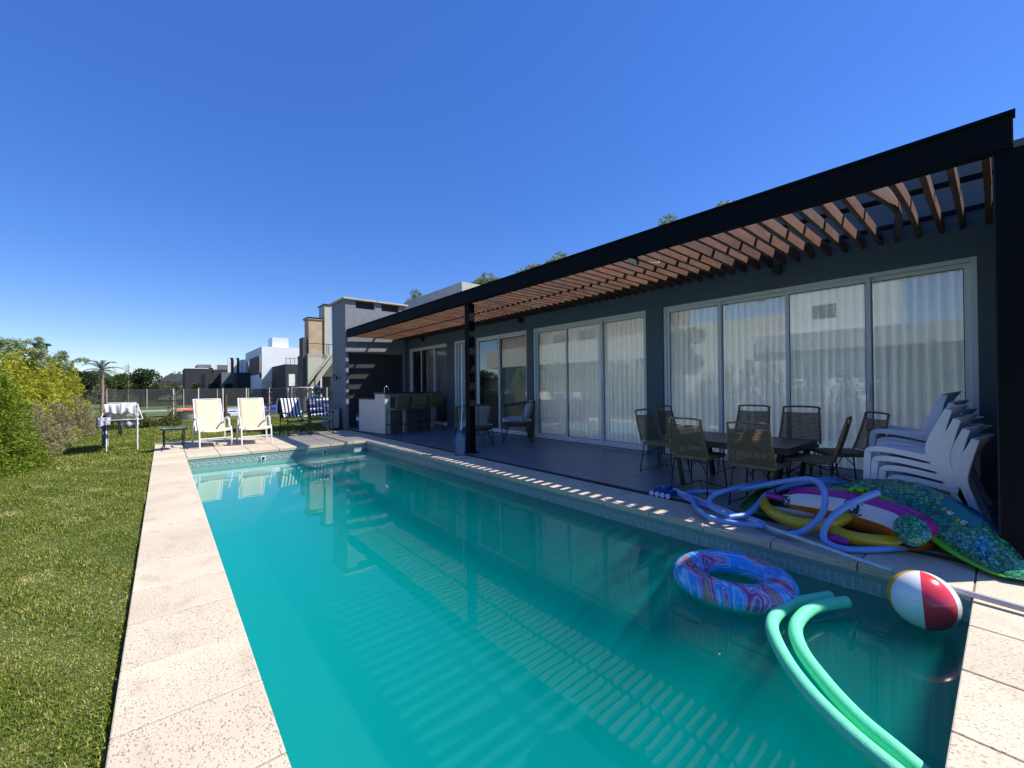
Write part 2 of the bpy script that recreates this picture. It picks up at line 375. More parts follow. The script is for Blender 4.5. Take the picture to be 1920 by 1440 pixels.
# ------------------------------------------------------------------ house
FX = 6.5
house = thing('house', (0, 0, 0), label='low dark grey house with sliding glass doors behind the terrace', cat='house')
openings = [(.206, 3.77), (4.09, 7.02), (7.23, 9.30), (9.40, 10.41), (10.80, 13.30)]
ZS, ZT = .14, 2.62
wl = MB(); y = -.45
for a, b in openings:
    wl.box(FX, y, 0, FX + .28, a, ZT); y = b
wl.box(FX, y, 0, FX + .28, 15.4, ZT)
wl.box(FX, -.45, ZT, FX + .28, 15.4, 3.70)
for a, b in openings: wl.box(FX + .06, a, 0, FX + .28, b, ZS - .04)
wl.build('wall', M_WALL, house)
MB().box(FX + .28, -.45, 3.2, 9.9, 15.4, 3.45).build('roof', mat('roof_screed', (.3, .3, .29), .9), house)  # cut short behind so sun reaches the unseen open rear
it = MB(); it.box(9.6, -.45, 2.95, 9.8, 15.4, 3.2); [it.box(9.6, yy_, .1, 9.8, yy_ + .25, 2.95) for yy_ in (-.45, 3.7)]; it.box(9.6, 7.1, .1, 9.8, 15.4, 2.95); it.box(FX + .3, 7.08, .1, 9.6, 7.18, 3.2); it.box(FX + .28, -.45, .02, 9.6, 15.4, .10); it.box(FX + .28, -.45, 0, 9.6, -.3, 3.2); it.box(FX + .28, 15.2, 0, 9.6, 15.4, 3.2)  # unseen rear left open to light the curtains; farther rooms closed to stay dark
it.box(FX + .3, 9.32, 0.1, 9.6, 9.42, 3.2)
it.build('interior', mat('interior_paint', (.78, .78, .76), .8, var=.05), house)
M_SILL = mat('threshold_stone', (.30, .30, .30), .6)
for a, b in openings[:3] + openings[4:]: pass
th = MB()
for a, b in openings: th.box(FX - .10, a - .03, fz(FX) - .01, FX + .055, b + .03, ZS - .02)
th.build('threshold', M_SILL, house, bevel=.004)
def glass_mat():
    m = bpy.data.materials.new('window_glass'); m.use_nodes = True; n = m.node_tree.nodes; l = m.node_tree.links; n.clear()
    out = n.new('ShaderNodeOutputMaterial'); tr = n.new('ShaderNodeBsdfTransparent'); tr.inputs[0].default_value = (.98, 1, 1, 1)
    gl = n.new('ShaderNodeBsdfGlossy'); gl.inputs['Roughness'].default_value = 0.0; gl.inputs[0].default_value = (.85, .93, .95, 1)
    lw = n.new('ShaderNodeFresnel'); lw.inputs['IOR'].default_value = 1.75
    a = n.new('ShaderNodeMath'); a.operation = 'MULTIPLY_ADD'; a.inputs[1].default_value = 1.35; a.inputs[2].default_value = .05; a.use_clamp = True
    mx = n.new('ShaderNodeMixShader'); l.new(lw.outputs[0], a.inputs[0]); l.new(a.outputs[0], mx.inputs[0]); l.new(tr.outputs[0], mx.inputs[1]); l.new(gl.outputs[0], mx.inputs[2])
    l.new(mx.outputs[0], out.inputs[0]); return m
M_GLASS = glass_mat()
def pane_quad(y0, y1, z0, z1, x):
    return MB().add([(x, y0, z0), (x, y0, z1), (x, y1, z1), (x, y1, z0)], [(0, 1, 2, 3)])
def sliding_door(y0, y1, divs, label=None):
    xf = FX + .03
    fr = MB(); t = .05
    fr.box(xf, y0, ZS, xf + .10, y0 + t, ZT); fr.box(xf, y1 - t, ZS, xf + .10, y1, ZT)
    fr.box(xf, y0 + t, ZT - t, xf + .10, y1 - t, ZT); fr.box(xf - .012, y0 + t, ZS, xf + .10, y1 - t, ZS + t * .8)
    f = fr.build('sliding_door', M_ALU, house, bevel=.003)
    ed = [y0 + t] + list(divs) + [y1 - t]
    for i in range(len(ed) - 1):
        a, b = ed[i], ed[i + 1]; dx = .02 if i % 2 else .055; x = xf + dx; s = .048
        p = MB(); a2 = a - (.022 if i else 0); b2 = b + (.022 if i < len(ed) - 2 else 0)
        z0, z1 = ZS + t * .8, ZT - t
        p.box(x, a2, z0, x + .032, a2 + s, z1); p.box(x, b2 - s, z0, x + .032, b2, z1)
        p.box(x, a2 + s, z1 - s, x + .032, b2 - s, z1); p.box(x, a2 + s, z0, x + .032, b2 - s, z0 + s)
        p.build('door_sash', M_ALU, f, bevel=.002)
        gk = MB(); gx_ = x + .008; e = .007; A, Bb, C_, Dd = a2 + s, b2 - s, z0 + s, z1 - s
        gk.box(gx_, A, C_, gx_ + .01, A + e, Dd); gk.box(gx_, Bb - e, C_, gx_ + .01, Bb, Dd); gk.box(gx_, A + e, Dd - e, gx_ + .01, Bb - e, Dd); gk.box(gx_, A + e, C_, gx_ + .01, Bb - e, C_ + e)
        gk.build('gasket', M_RUB, f)
        pane_quad(A + e, Bb - e, C_ + e, Dd - e, x + .014).build('pane', M_GLASS, f)
        if i in (1, 2) and len(ed) > 2:
            MB().box(x - .018, (a2 + .012), 1.08, x - .001, a2 + .034, 1.28).build('door_handle', M_ALU, f, bevel=.003)
    return f
sliding_door(.206, 3.77, [1.09, 1.95, 2.85]); sliding_door(4.09, 7.02, [5.10, 6.03]); sliding_door(7.23, 9.30, [8.34]); sliding_door(10.80, 13.30, [11.64, 12.5])
# solid white door
sd = MB().box(FX + .06, 9.42, ZS, FX + .14, 10.41, ZT); d_ = sd.build('panel_door', mat('grey_white_panel', (.34, .37, .34), .6), house)
s2 = MB(); s2.box(FX + .03, 9.40, ZS, FX + .056, 9.46, ZT); s2.box(FX + .03, 10.33, ZS, FX + .056, 10.41, ZT); s2.box(FX + .03, 9.46, ZT - .05, FX + .056, 10.33, ZT); s2.box(FX + .03, 10.20, ZS, FX + .05, 10.23, ZT - .05)
s2.build('door_trim', M_ALU, d_)

# curtains
def curtain(y0, y1, label, seed, full=1.0):
    r = random.Random(seed); n = int((y1 - y0) / .0095); z0, z1 = ZS + .04, ZT - .03
    ph = [r.uniform(0, 6) for _ in range(4)]; xs = []  # pleats
    for i in range(n + 1):
        yv = y0 + (y1 - y0) * i / n
        xs.append((yv, FX + .225 + .034 * math.sin(yv * 66 / full + 1.0 * math.sin(yv * 3.1 + ph[0])) + .006 * math.sin(yv * 27 + ph[1]) + .008 * math.sin(yv * 121 + ph[2])))
    m = MB(); vs = []
    lv = [z0, z0 + .5, z0 + 1.2, z0 + 1.9, z1]
    for z in lv:
        k = .75 + .25 * (z1 - z) / (z1 - z0)
        for yv, xv in xs: vs.append((FX + .225 + (xv - FX - .225) * k * 1.1, yv + .01 * math.sin(z * 1.3 + yv * 9), z))
    N = n + 1
    m.add(vs, [(j * N + i, j * N + i + 1, (j + 1) * N + i + 1, (j + 1) * N + i) for j in range(len(lv) - 1) for i in range(n)], True)
    return m.build('curtain', M_CURT, label=label, cat='curtain', group='sheer curtains behind the glass doors')
M_CURT = mat('sheer_curtain', (.90, .93, .95), .9, trans=.5)
curtain(.20, 1.95, 'pleated sheer curtain behind the glass nearest the white stacked chairs', 1)
curtain(1.93, 3.80, 'pleated sheer curtain behind the glass at the dining table', 2)
curtain(4.06, 5.22, 'sheer curtain with a gathered tie, right end of the middle glass doors', 3)
curtain(5.20, 7.05, 'pleated sheer curtain behind the wicker armchairs, left part of the middle glass doors', 4)
curtain(7.27, 8.4, 'sheer curtain partly drawn beside the column, in the narrow glass door', 5)
curtain(10.84, 12.45, 'sheer curtain behind the bar stools, in the farthest glass doors', 6)
# ------------------------------------------------------------------ pergola
per = thing('pergola', (4.5, 6.7, 0), label='black steel pergola with brown timber slats over the terrace', cat='pergola')
def P_(mb, name, m, **k):
    mb.v = [(v[0] - 4.5, v[1] - 6.7, v[2]) for v in mb.v]; return mb.build(name, m, per, **k)
bm_ = MB(); bm_.box(4.43, -.03, 2.90, 4.47, 13.38, 3.14); P_(bm_, 'front_beam', M_STEEL, bevel=.003)
bm_ = MB(); bm_.box(4.415, -.045, 3.12, 4.52, 13.38, 3.145); bm_.box(4.415, -.03, 2.895, 4.52, 13.38, 2.91); P_(bm_, 'beam_flange', M_STEEL)
bm_ = MB(); bm_.box(4.475, -.035, 2.91, 6.49, .0, 3.12); P_(bm_, 'end_beam', M_STEEL, bevel=.003)
cl_ = MB(); cl_.box(4.47, 6.60, fz(4.5) - .02, 4.60, 6.75, 2.90); P_(cl_, 'column', M_STEEL, bevel=.004)
pl_ = MB(); pl_.box(4.44, 6.55, fz(4.5), 4.66, 6.80, fz(4.5) + .014); P_(pl_, 'base_plate', M_STEEL)
nsl = 81
for k in range(nsl):
    yk = .10 + .1645 * k; j = random.uniform(-.010, .010); h = random.uniform(.118, .126)
    mb = MB()
    if k == 4:      # the slat that has warped
        n = 14; vs = []
        for i in range(n + 1):
            t = i / n; x = 4.525 + t * 1.955; yb = yk - .11 * math.sin(math.pi * min(1, t * 1.05)) ** 1.2 + .05 * t
            tw = .02 * math.sin(math.pi * t)
            vs += [(x, yb - .02, 2.915), (x, yb + .02, 2.915), (x, yb + .02 + tw, 3.07), (x, yb - .02 + tw, 3.07)]
        fs = []
        for i in range(n):
            for q in range(4): fs.append((i * 4 + q, i * 4 + (q + 1) % 4, (i + 1) * 4 + (q + 1) % 4, (i + 1) * 4 + q))
        fs += [(3, 2, 1, 0), (n * 4, n * 4 + 1, n * 4 + 2, n * 4 + 3)]
        mb.add(vs, fs)
    else:
        b0 = random.gauss(0, .007); n = 6; vs = []; tw0 = random.gauss(0, .006)
        for i in range(n + 1):
            t = i / n; x = 4.525 + t * 1.955; yb = yk + j + b0 * math.sin(math.pi * t) + .03 * t
            vs += [(x, yb - .02, 2.915), (x, yb + .02, 2.915), (x, yb + .02 + tw0 * t, 2.915 + h), (x, yb - .02 + tw0 * t, 2.915 + h)]
        fs = []
        for i in range(n):
            for q in range(4): fs.append((i * 4 + q, i * 4 + (q + 1) % 4, (i + 1) * 4 + (q + 1) % 4, (i + 1) * 4 + q))
        fs += [(3, 2, 1, 0), (n * 4, n * 4 + 1, n * 4 + 2, n * 4 + 3)]
        mb.add(vs, fs)
    P_(mb, 'slat', M_WOOD)
for x in (5.44, 6.40):
    pb = MB(); pb.box(x, -.02, 3.078, x + .05, 13.36, 3.118); P_(pb, 'purlin', M_STEEL)
# flood light on the beam with cable
fl = thing('flood_light', (4.55, 3.02, 2.88), label='small square flood light on the pergola beam above the pool', cat='light')
q = MB(); q.box(-.07, -.06, -.02, .07, .06, .02); o = q.build('lamp_body', M_BLACK, fl, bevel=.004); o.rotation_euler = (.5, .2, .5)
q = MB(); q.box(-.058, -.048, -.024, .058, .048, -.0205); o = q.build('lamp_glass', mat('lamp_glass', (.6, .66, .6), .15), fl); o.rotation_euler = (.5, .2, .5)
MB().tube(spline([(.02, -.02, .02), (.16, -.12, -.03), (.30, -.16, -.02), (.42, -.1, .06)], 5), .006, 5).build('cable', mat('grey_cable', (.4, .38, .38), .5), fl)
# wall spot lights
spot0 = None
for y, lb in ((2.02, 'small black wall spotlight above the dining table'), (7.37, 'small black wall spotlight above the wicker chairs'), (12.19, 'small black wall spotlight above the bar')):
    if spot0 is None:
        spot0 = thing('wall_spotlight', (FX, y, 2.86), label=lb, cat='light', group='black spotlights on the terrace wall')
        MB().box(-.03, -.03, -.03, 0, .03, .03).build('bracket', M_BLACK, spot0)
        MB().box(-.12, -.05, -.06, -.03, .05, .05).build('lamp_head', M_BLACK, spot0, bevel=.008)
    else: index_kids(spot0); copy_tree(spot0, loc=(FX, y, 2.86), label=lb)

# side wall at the near end
sw = thing('side_wall', (4.45, 0, 0), label='near black wall closing the right end of the terrace', cat='wall')
MB().box(.03, -.13, 0, 2.05, .06, 2.895).build('wall_body', mat('black_plaster', (.014, .018, .022), .6, var=.1, scale=2), sw)
MB().box(0, -.13, -.06, .028, .05, 2.894).build('steel_post', M_STEEL, sw)

# rooftop block and chimney with barbecue
rt = thing('rooftop_block', (8.5, 13, 3.45), label='beige rooftop block rising behind the grey chimney', cat='building')
MB().box(0, 0, 0, 3, 4.85, 1.76).build('wall', M_CONC, rt, bevel=.01)
ch = thing('barbecue_chimney', (4.4, 13.4, 0), label='wide grey rendered barbecue chimney at the far end of the terrace', cat='chimney')
X1 = 2.02
cb = MB(); dp = 1.35
cb.box(0, 0, 0, .09, dp, 3.86); cb.box(X1 - .06, 0, 0, X1, dp, 3.86); cb.box(.09, 0, 2.42, X1 - .06, dp, 3.86); cb.box(.09, 1.15, 0, X1 - .06, dp, 2.42)
cb.build('stack', M_CHIM, ch)
tp = MB()
for a, b in ((0, .33), (.95, 1.18), (1.80, X1)): tp.box(a, .0, 3.862, b, dp, 4.10)
tp.build('vent_pier', M_CHIM, ch)
MB().box(.05, .15, 3.863, X1 - .05, dp - .15, 4.10).build('vent_shadow_box', M_CHIMD, ch)  # black box put in as the shade inside the vent openings
MB().box(-.08, -.08, 4.102, X1 / 2 - .01, dp + .08, 4.16).build('cap_slab', M_STONE2, ch, bevel=.006)
MB().box(X1 / 2 + .01, -.08, 4.10, X1 + .08, dp + .08, 4.155).build('cap_slab', M_STONE2, ch, bevel=.006)
nb = MB()
for k in range(14): nb.box(.092, .10 + .004 * (k % 2), .04 + .1695 * k, X1 - .062, .14, .04 + .1695 * (k + 1) - .004)
nb.build('shutter_leaf', M_CHIMD, ch)
wa = MB(); wa.box(X1 + .003, .0, 0, X1 + .12, .3, 3.4); wa.build('wing_wall', M_WALL, ch)
hs_ = MB(); hs_.box(-.12, .55, 1.62, 0, .58, 1.65); hs_.box(-.14, .53, 1.55, -.10, .60, 1.72); hs_.tube(spline([(-.12, .565, 1.7), (-.2, .5, 1.75), (-.26, .44, 1.6)], 4), .014, 6)
hs_.build('wall_hook', M_BLACK, ch)

# ================================================================== garden, neighbours, far view
def foliage(name, m, n, size, sampler, parent=None, aspect=.45, droop=.0, seed=1, up=.0, **tags):
    """n small leaf faces (quads folded to a point) spread by sampler(rng, n) -> points, outward dirs"""
    r = np.random.default_rng(seed); p, d = sampler(r, n)
    a = d + r.normal(0, .75, (n, 3)); a[:, 2] += up - droop; a /= np.linalg.norm(a, axis=1)[:, None]
    b = np.cross(a, r.normal(0, 1, (n, 3))); b /= np.linalg.norm(b, axis=1)[:, None]
    L = size * r.uniform(.6, 1.35, n)[:, None]; W = L * aspect * .5
    v = np.stack([p - a * L * .5, p + b * W, p + a * L * .5, p - b * W], 1)
    return mesh_np(name, v, np.arange(4 * n).reshape(n, 4), m, parent=parent, **tags)
def clumps(centers, radii, dens=None, hollow=.55):
    C_ = np.array(centers, float); R_ = np.array(radii, float)
    if R_.ndim == 1: R_ = np.repeat(R_[:, None], 3, 1)
    wt = R_.prod(1) ** (2 / 3.); wt /= wt.sum()
    def f(r, n):
        k = r.choice(len(C_), n, p=wt); d = r.normal(0, 1, (n, 3)); d /= np.linalg.norm(d, axis=1)[:, None]
        rad = r.uniform(hollow, 1.08, n) ** .6
        return C_[k] + d * R_[k] * rad[:, None], d
    return f
def leafmat(name, c1, c2, rough=.55, trans=.3):
    return mat(name, c1, rough, col2=c2, scale=9, detail=2, trans=trans, rnd=.05, spec=.3)
L_YEL = leafmat('yellow_bamboo_leaf', (.20, .26, .015), (.56, .54, .05)); L_GRN = leafmat('bright_conifer_leaf', (.08, .15, .010), (.28, .36, .03))
L_DRK = leafmat('dark_leaf', (.018, .040, .012), (.045, .080, .018)); L_MID = leafmat('mid_green_leaf', (.05, .085, .018), (.11, .15, .03))
L_DRY = leafmat('dry_twig', (.21, .20, .10), (.38, .35, .18)); L_SIL = leafmat('silver_green_leaf', (.24, .31, .16), (.40, .47, .28)); L_LAW = leafmat('olive_leaf', (.08, .10, .02), (.17, .17, .04))
M_BARK = mat('pale_bark', (.22, .18, .13), .9, var=.25, scale=8, bump=.4, bscale=30); M_BARKD = mat('dark_bark', (.06, .045, .035), .9, var=.2, scale=8)

def limbs(mb, base, h, r0, n, spread, seed, lean=(0, 0)):
    rr = random.Random(seed); top = Vector(base) + Vector((lean[0], lean[1], h))
    pts = spline([base, (Vector(base) + top) * .5 + Vector((rr.uniform(-.05, .05) * h, rr.uniform(-.05, .05) * h, 0)), top], 4)
    mb.tube(pts, [r0 * (1 - .75 * i / (len(pts) - 1)) for i in range(len(pts))], 6)
    for k in range(n):
        t = .3 + .65 * k / max(1, n - 1); p = pts[int(t * (len(pts) - 1))]; a = rr.uniform(0, 6.28)
        e = p + Vector((math.cos(a) * spread, math.sin(a) * spread, rr.uniform(.3, .8) * spread))
        mid = (p + e) / 2 + Vector((0, 0, .08 * spread)); mb.tube([p, mid, e], [r0 * .35, r0 * .25, r0 * .1], 4, cap=False)

# front conifer shrub
def shrub(name, loc, centers, radii, m, n, size, label, cat='shrub', group=None, seed=1, stem_h=.8, stems=4, twig=M_BARKD, **kw):
    t = thing(name, loc, label=label, cat=cat, group=group)
    foliage('foliage', m, n, size, clumps(centers, radii), t, seed=seed, **kw)
    st = MB(); rr = random.Random(seed)
    for k in range(stems):
        a = rr.uniform(0, 6.28); limbs(st, (.06 * math.cos(a), .06 * math.sin(a), -.02), stem_h, .02, 4, stem_h * .3, seed + k, (rr.uniform(-.2, .2), rr.uniform(-.2, .2)))
    st.build('stem', twig, t)
    return t
def plume(cx, cy, h, r, n=7, seed=0):
    rr = random.Random(seed); c = []; rd = []
    for i in range(n):
        z = h * (i + .6) / (n + .4); k = r * (1.05 - .75 * (i / n) ** 1.5)
        for q in range(3):
            a = rr.uniform(0, 6.28); o = k * .45
            c.append((cx + math.cos(a) * o, cy + math.sin(a) * o, z)); rd.append((k * .6, k * .6, h / n * .95))
    return c, rd
def multi(specs):
    C_, R_ = [], []
    for s in specs:
        a, b = plume(*s); C_ += a; R_ += b
    return C_, R_
c_, r_ = multi([(0, 0, 1.75, .62, 8, 1), (.12, .5, 1.35, .5, 7, 2), (-.35, .9, 1.95, .6, 8, 3), (-.25, -.8, 1.85, .6, 7, 4)])
shrub('conifer_shrub', (-2.2, 10.55, LZ), c_, r_, L_GRN, 62000, .05, 'bright green feathery conifer shrub nearest in the left hedge', seed=11, aspect=.35, up=.5)
c_, r_ = multi([(0, 0, 1.7, .55, 8, 5), (.1, -1.0, 1.5, .55, 8, 6), (-.5, .5, 2.0, .6, 8, 7)])
shrub('conifer_shrub', (-2.85, 8.6, LZ), c_, r_, L_GRN, 30000, .055, 'green conifer shrub at the very left, just outside the lawn edge', seed=12, aspect=.35, up=.5)
# golden bamboo mass: four clumps
bamboo_specs = [((-2.85, 13.0), 2.3, .85, 21), ((-2.6, 15.2), 2.35, .75, 22), ((-2.45, 17.2), 2.3, .65, 23), ((-3.1, 11.2), 2.2, .9, 24)]
bl = ['yellow green bamboo clump behind the front conifer shrub', 'yellow green bamboo clump in the middle of the left hedge', 'greener bamboo clump farthest along the left hedge', 'tall yellow bamboo clump at the left picture edge']
for (xy, h, r, sd), lb in zip(bamboo_specs, bl):
    c_, r_ = multi([(0, 0, h, r, 9, sd), (.3, .7, h * .9, r * .8, 8, sd + 50), (-.1, -.7, h * .95, r * .8, 8, sd + 70)])
    t = shrub('bamboo_clump', (xy[0], xy[1], LZ), c_, r_, L_YEL, 26000, .10, lb, cat='bamboo', group='bamboo clumps in the left hedge', seed=sd, aspect=.22, stem_h=h * .9, stems=7, twig=mat('bamboo_cane', (.25, .24, .06), .5))
    # pale arching tips
    rr = random.Random(sd); tips = MB(); pts = []
    for k in range(6):
        a = rr.uniform(0, 6.28); b0 = Vector((math.cos(a) * r * .5, math.sin(a) * r * .5, h * .85)); e = b0 + Vector((rr.uniform(-.1, .5), rr.uniform(-.4, .4), rr.uniform(.25, .6)))
        mid = (b0 + e) / 2 + Vector((0, 0, .12)); tips.tube([b0, mid, e], [.008, .006, .002], 4, cap=False); pts += spline([b0, mid, e], 12)
    P_np = np.array([tuple(p) for p in pts])
    foliage('arching_tip', L_SIL, 1300, .12, lambda r, n: (P_np[r.integers(0, len(P_np), n)] + r.normal(0, .035, (n, 3)), r.normal(0, .4, (n, 3)) + np.array([.4, 0, .3])), t, seed=sd, aspect=.2)
# dry thin shrubs between bamboo and lawn
dry = [((-2.0, 12.3), 1.05, .38, 31, 'grey brown dry twiggy shrub beside the front conifer'), ((-1.95, 14.4), 1.05, .38, 32, 'dry twiggy shrub left of the drying rack'), ((-1.85, 16.9), 1.1, .45, 33, 'dry twiggy shrub at the far left lawn corner')]
for xy, h, r, sd, lb in dry:
    c_, r_ = multi([(0, 0, h, r, 6, sd), (.1, .6, h * .8, r * .9, 6, sd + 9)])
    shrub('dry_shrub', (xy[0], xy[1], LZ), c_, r_, L_DRY, 5200, .085, lb, group='dry shrubs along the left lawn edge', seed=sd, aspect=.16, stem_h=h, stems=9, twig=M_BARK)
c_, r_ = multi([(0, 0, .55, .5, 4, 35), (.9, .3, .5, .5, 4, 36), (1.7, .4, .4, .45, 4, 37)])
shrub('low_shrub', (-1.5, 19.6, LZ), c_, r_, L_LAW, 6000, .07, 'low olive green shrub behind the drying rack', seed=38, stem_h=.3)
# saplings with pale stems
for i, (x, y, h, lb) in enumerate([(-2.05, 18.2, 1.5, 'thin pale sapling stem at the left lawn corner'), (-1.0, 20.6, 2.3, 'thin tall sapling behind the drying rack'), (.28, 20.9, 1.5, 'thin sapling tied to a stake left of the loungers'), (3.5, 20.7, 1.7, 'bare purple leaved sapling behind the right lounger'), (4.6, 20.9, 1.6, 'bare sapling behind the striped towel chair')]):
    t = thing('sapling', (x, y, LZ), label=lb, cat='sapling', group='saplings along the wire fence')
    s_ = MB(); limbs(s_, (0, 0, 0), h, .022, 7, .28, 60 + i, (.03, 0)); s_.build('stem', M_BARK, t)
    c_, r_ = plume(0, 0, h, .22, 6, 60 + i)
    foliage('foliage', L_MID if i < 3 else mat('purple_leaf', (.10, .06, .06), .6), 420, .06, clumps(c_, r_, hollow=.1), t, seed=60 + i)
# wire fence
def fence(y0, x0, x1, xs, ztop, label):
    t = thing('wire_fence', (x0, y0, LZ), label=label, cat='fence')
    H = ztop - LZ; pm = None
    for x in xs:
        MB().tube([(x - x0, 0, 0), (x - x0, 0, H)], .022, 8).build('post', M_WHITE, t)
    wr = MB()
    for z in (.05, H * .5, H - .03): wr.tube([(0, 0, z), (x1 - x0, 0, z)], .004, 3, cap=False)
    W = x1 - x0; s = .075; n = int((W + H) / s)
    for k in range(n):
        a = k * s
        xa, za = (a, 0) if a <= W else (W, a - W); xb, zb = (a - H, H) if a >= H else (0, a)
        wr.bar((xa, 0, za), (xb, 0, zb), .0026, .0026); wr.bar((W - xa, .003, za), (W - xb, .003, zb), .0026, .0026)
    wr.build('wire_mesh', mat('galvanised_wire', (.13, .135, .135), .5, metal=.3), t, kind='stuff')
    return t
fence(21.2, -2.3, 6.9, [.3, 1.09, 1.91, 2.75, 3.62, 4.37, 5.20, 6.06], 1.35, 'wire mesh fence with thin white posts behind the loungers')
gt = thing('garden_gate', (4.52, 21.1, LZ), label='white framed wire gate in the fence behind the towel chairs', cat='gate')
q = MB(); q.tube([(0, 0, .05), (0, 0, 1.4), (.86, 0, 1.4), (.86, 0, .05)], .028, 8); q.tube([(0, 0, .05), (.86, 0, .05)], .028, 8); q.build('gate_frame', M_WHITE, gt)
q = MB()
for k in range(24):
    a = k * .095; q.bar((min(a, .86), 0, max(0, a - .86) + .05), (max(0, a - 1.35), 0, min(a, 1.35) + .05), .004, .004); q.bar((.86 - min(a, .86), .003, max(0, a - .86) + .05), (.86 - max(0, a - 1.35), .003, min(a, 1.35) + .05), .004, .004)
q.build('wire_mesh', MT['galvanised_wire'], gt, kind='stuff')
ws = thing('wooden_stake', (1.98, 21.0, LZ), label='thick brown wooden stake between the two cream loungers', cat='post')
MB().tube([(0, 0, 0), (.01, 0, .6), (0, 0, 1.15)], [.055, .06, .055], 9).build('post', mat('weathered_log', (.10, .065, .04), .9, var=.3, scale=10, bump=.5, bscale=20), ws)
# flowering plant near the chimney
c_ = [(0, 0, 1.15), (.1, 0, 1.35), (-.12, 0, .95)]
fp = thing('flowering_shrub', (4.05, 15.3, LZ), label='slender shrub with white flowers beside the grey chimney', cat='shrub')
foliage('foliage', L_MID, 260, .1, clumps([(0, 0, .9), (.05, 0, 1.25), (-.1, 0, .6)], [.17, .15, .15]), fp, seed=5)
foliage('flowers', mat('white_petal', (.75, .75, .62), .6, trans=.3), 150, .09, clumps([(0, 0, 1.3), (-.15, 0, 1.1), (.08, 0, .95)], [.15, .12, .1]), fp, seed=6, aspect=.9)
st = MB(); limbs(st, (0, 0, 0), 1.3, .012, 5, .2, 4); st.build('stem', M_BARK, fp)

# neighbour's pool and garden things
npool = thing('neighbour_pool', (0, 0, LZ), label='long neighbouring pool with white coping beyond the wire fence', cat='pool')
q = MB(); X0, X1_, Y0, Y1_ = 2.6, 8.2, 25.4, 30.2
q.box(X0, Y0, 0, X1_, Y0 + .5, .12); q.box(X0, Y1_ - .5, 0, X1_, Y1_, .12); q.box(X0, Y0 + .5, 0, X0 + .5, Y1_ - .5, .12); q.build('coping', M_WHITE, npool)
q = MB(); q.box(X0 + .5, Y0 + .5, .0, X1_, Y1_ - .5, .045); q.build('water', mat('far_pool_water', (.05, .28, .36), .08), npool)
q = MB(); q.box(X0 - 4.5, 33.2, 0, X0 + 6, 33.9, .10); q.build('paving', mat('pale_paving', (.55, .54, .50), .8), npool)
ff = thing('pool_float', (4.35, 29.0, .02), label='pink and blue inflatable lying by the neighbouring pool', cat='float')
q = MB(); q.lathe([(0, 0), (.35, .02), (.45, .12), (.38, .25), (.0, .3)], n=14); q.build('cushion', mat('pink_vinyl', (.65, .22, .42), .35), ff)
q = MB(); q.tube([(.35, .1, .12), (.9, .15, .14), (1.35, .1, .12)], [.12, .16, .1], 10); q.build('tail', mat('blue_vinyl', (.03, .06, .35), .35), ff)
pb = thing('paddling_pool', (1.05, 24.6, LZ), label='orange rimmed white paddling pool left of the cream loungers', cat='paddling pool')
q = MB(); q.lathe([(.80, 0), (.86, .2), (.88, .36)], n=24); q.build('side', mat('printed_white_vinyl', (.66, .62, .6), .5, var=.15, scale=6), pb)
q = MB(); q.tube([(.88 * math.cos(a), .88 * math.sin(a), .41) for a in [k * math.pi / 12 for k in range(24)]], .06, 8, closed=True); q.build('rim', mat('orange_vinyl', (.72, .17, .09), .4), pb)
gtb = thing('garden_table', (-.85, 23.2, LZ), label='long low green table on the grass behind the drying rack', cat='table')
MB().box(0, 0, .40, 1.5, .75, .44).build('tabletop', mat('grey_green_top', (.24, .34, .28), .6), gtb)
q = MB()
for x in (.1, 1.4):
    for y in (.08, .67): q.box(x - .025, y - .025, 0, x + .025, y + .025, .40)
q.box(.1, .1, .18, 1.4, .65, .21); q.build('leg_frame', mat('dark_green_metal', (.015, .06, .035), .5), gtb)
# dark shade-cloth fence on the next plot
def cloth_mat():
    m = mat('shade_cloth', (.035, .037, .036), .9, var=.2, scale=2); n, l, b = nodes_of(m)
    tr = n.new('ShaderNodeBsdfTransparent'); mx = n.new('ShaderNodeMixShader'); mx.inputs[0].default_value = .80
    l.new(tr.outputs[0], mx.inputs[1]); l.new(b.outputs[0], mx.inputs[2]); l.new(mx.outputs[0], n['Material Output'].inputs[0]); return m
sf = thing('shade_cloth_fence', (-3, 40, LZ), label='dark shade cloth fence behind the neighbouring pool', cat='fence')
q = MB(); q.add([(0, 0, .15), (12.5, 0, .15), (12.5, 0, 1.38), (0, 0, 1.38)], [(0, 1, 2, 3)]); q.build('cloth', cloth_mat(), sf)
q = MB()
for k in range(7): MB().tube([(k * 2.08, -.03, 0), (k * 2.08, -.03, 1.42)], .03, 6).build('post', M_CONC, sf)

# buildings
M_WHT = mat('white_render', (.80, .81, .80), .85, var=.05, scale=.8); M_DKG = mat('charcoal_render', (.032, .033, .034), .8, var=.1, scale=.8); M_BRN = mat('brown_cladding', (.10, .045, .028), .7, var=.2, scale=1, stretch=(6, 6, .3))
M_GRYR = mat('grey_render', (.16, .165, .17), .85, var=.06, scale=.8); M_WIN = mat('dark_window', (.01, .012, .015), .06, spec=.8); M_TAN = mat('tan_render', (.52, .38, .24), .9, var=.12, scale=3, bump=.4, bscale=12); M_OLV = mat('olive_cream_render', (.54, .53, .41), .9, var=.06, scale=1); M_OLVD = mat('olive_grey_render', (.10, .10, .085), .9)
def win(parent, x0, y0, z0, x1, y1, z1, m=None):
    o = MB().box(x0, y0, z0, x1, y1, z1).build('window', m or M_WIN, parent); return o
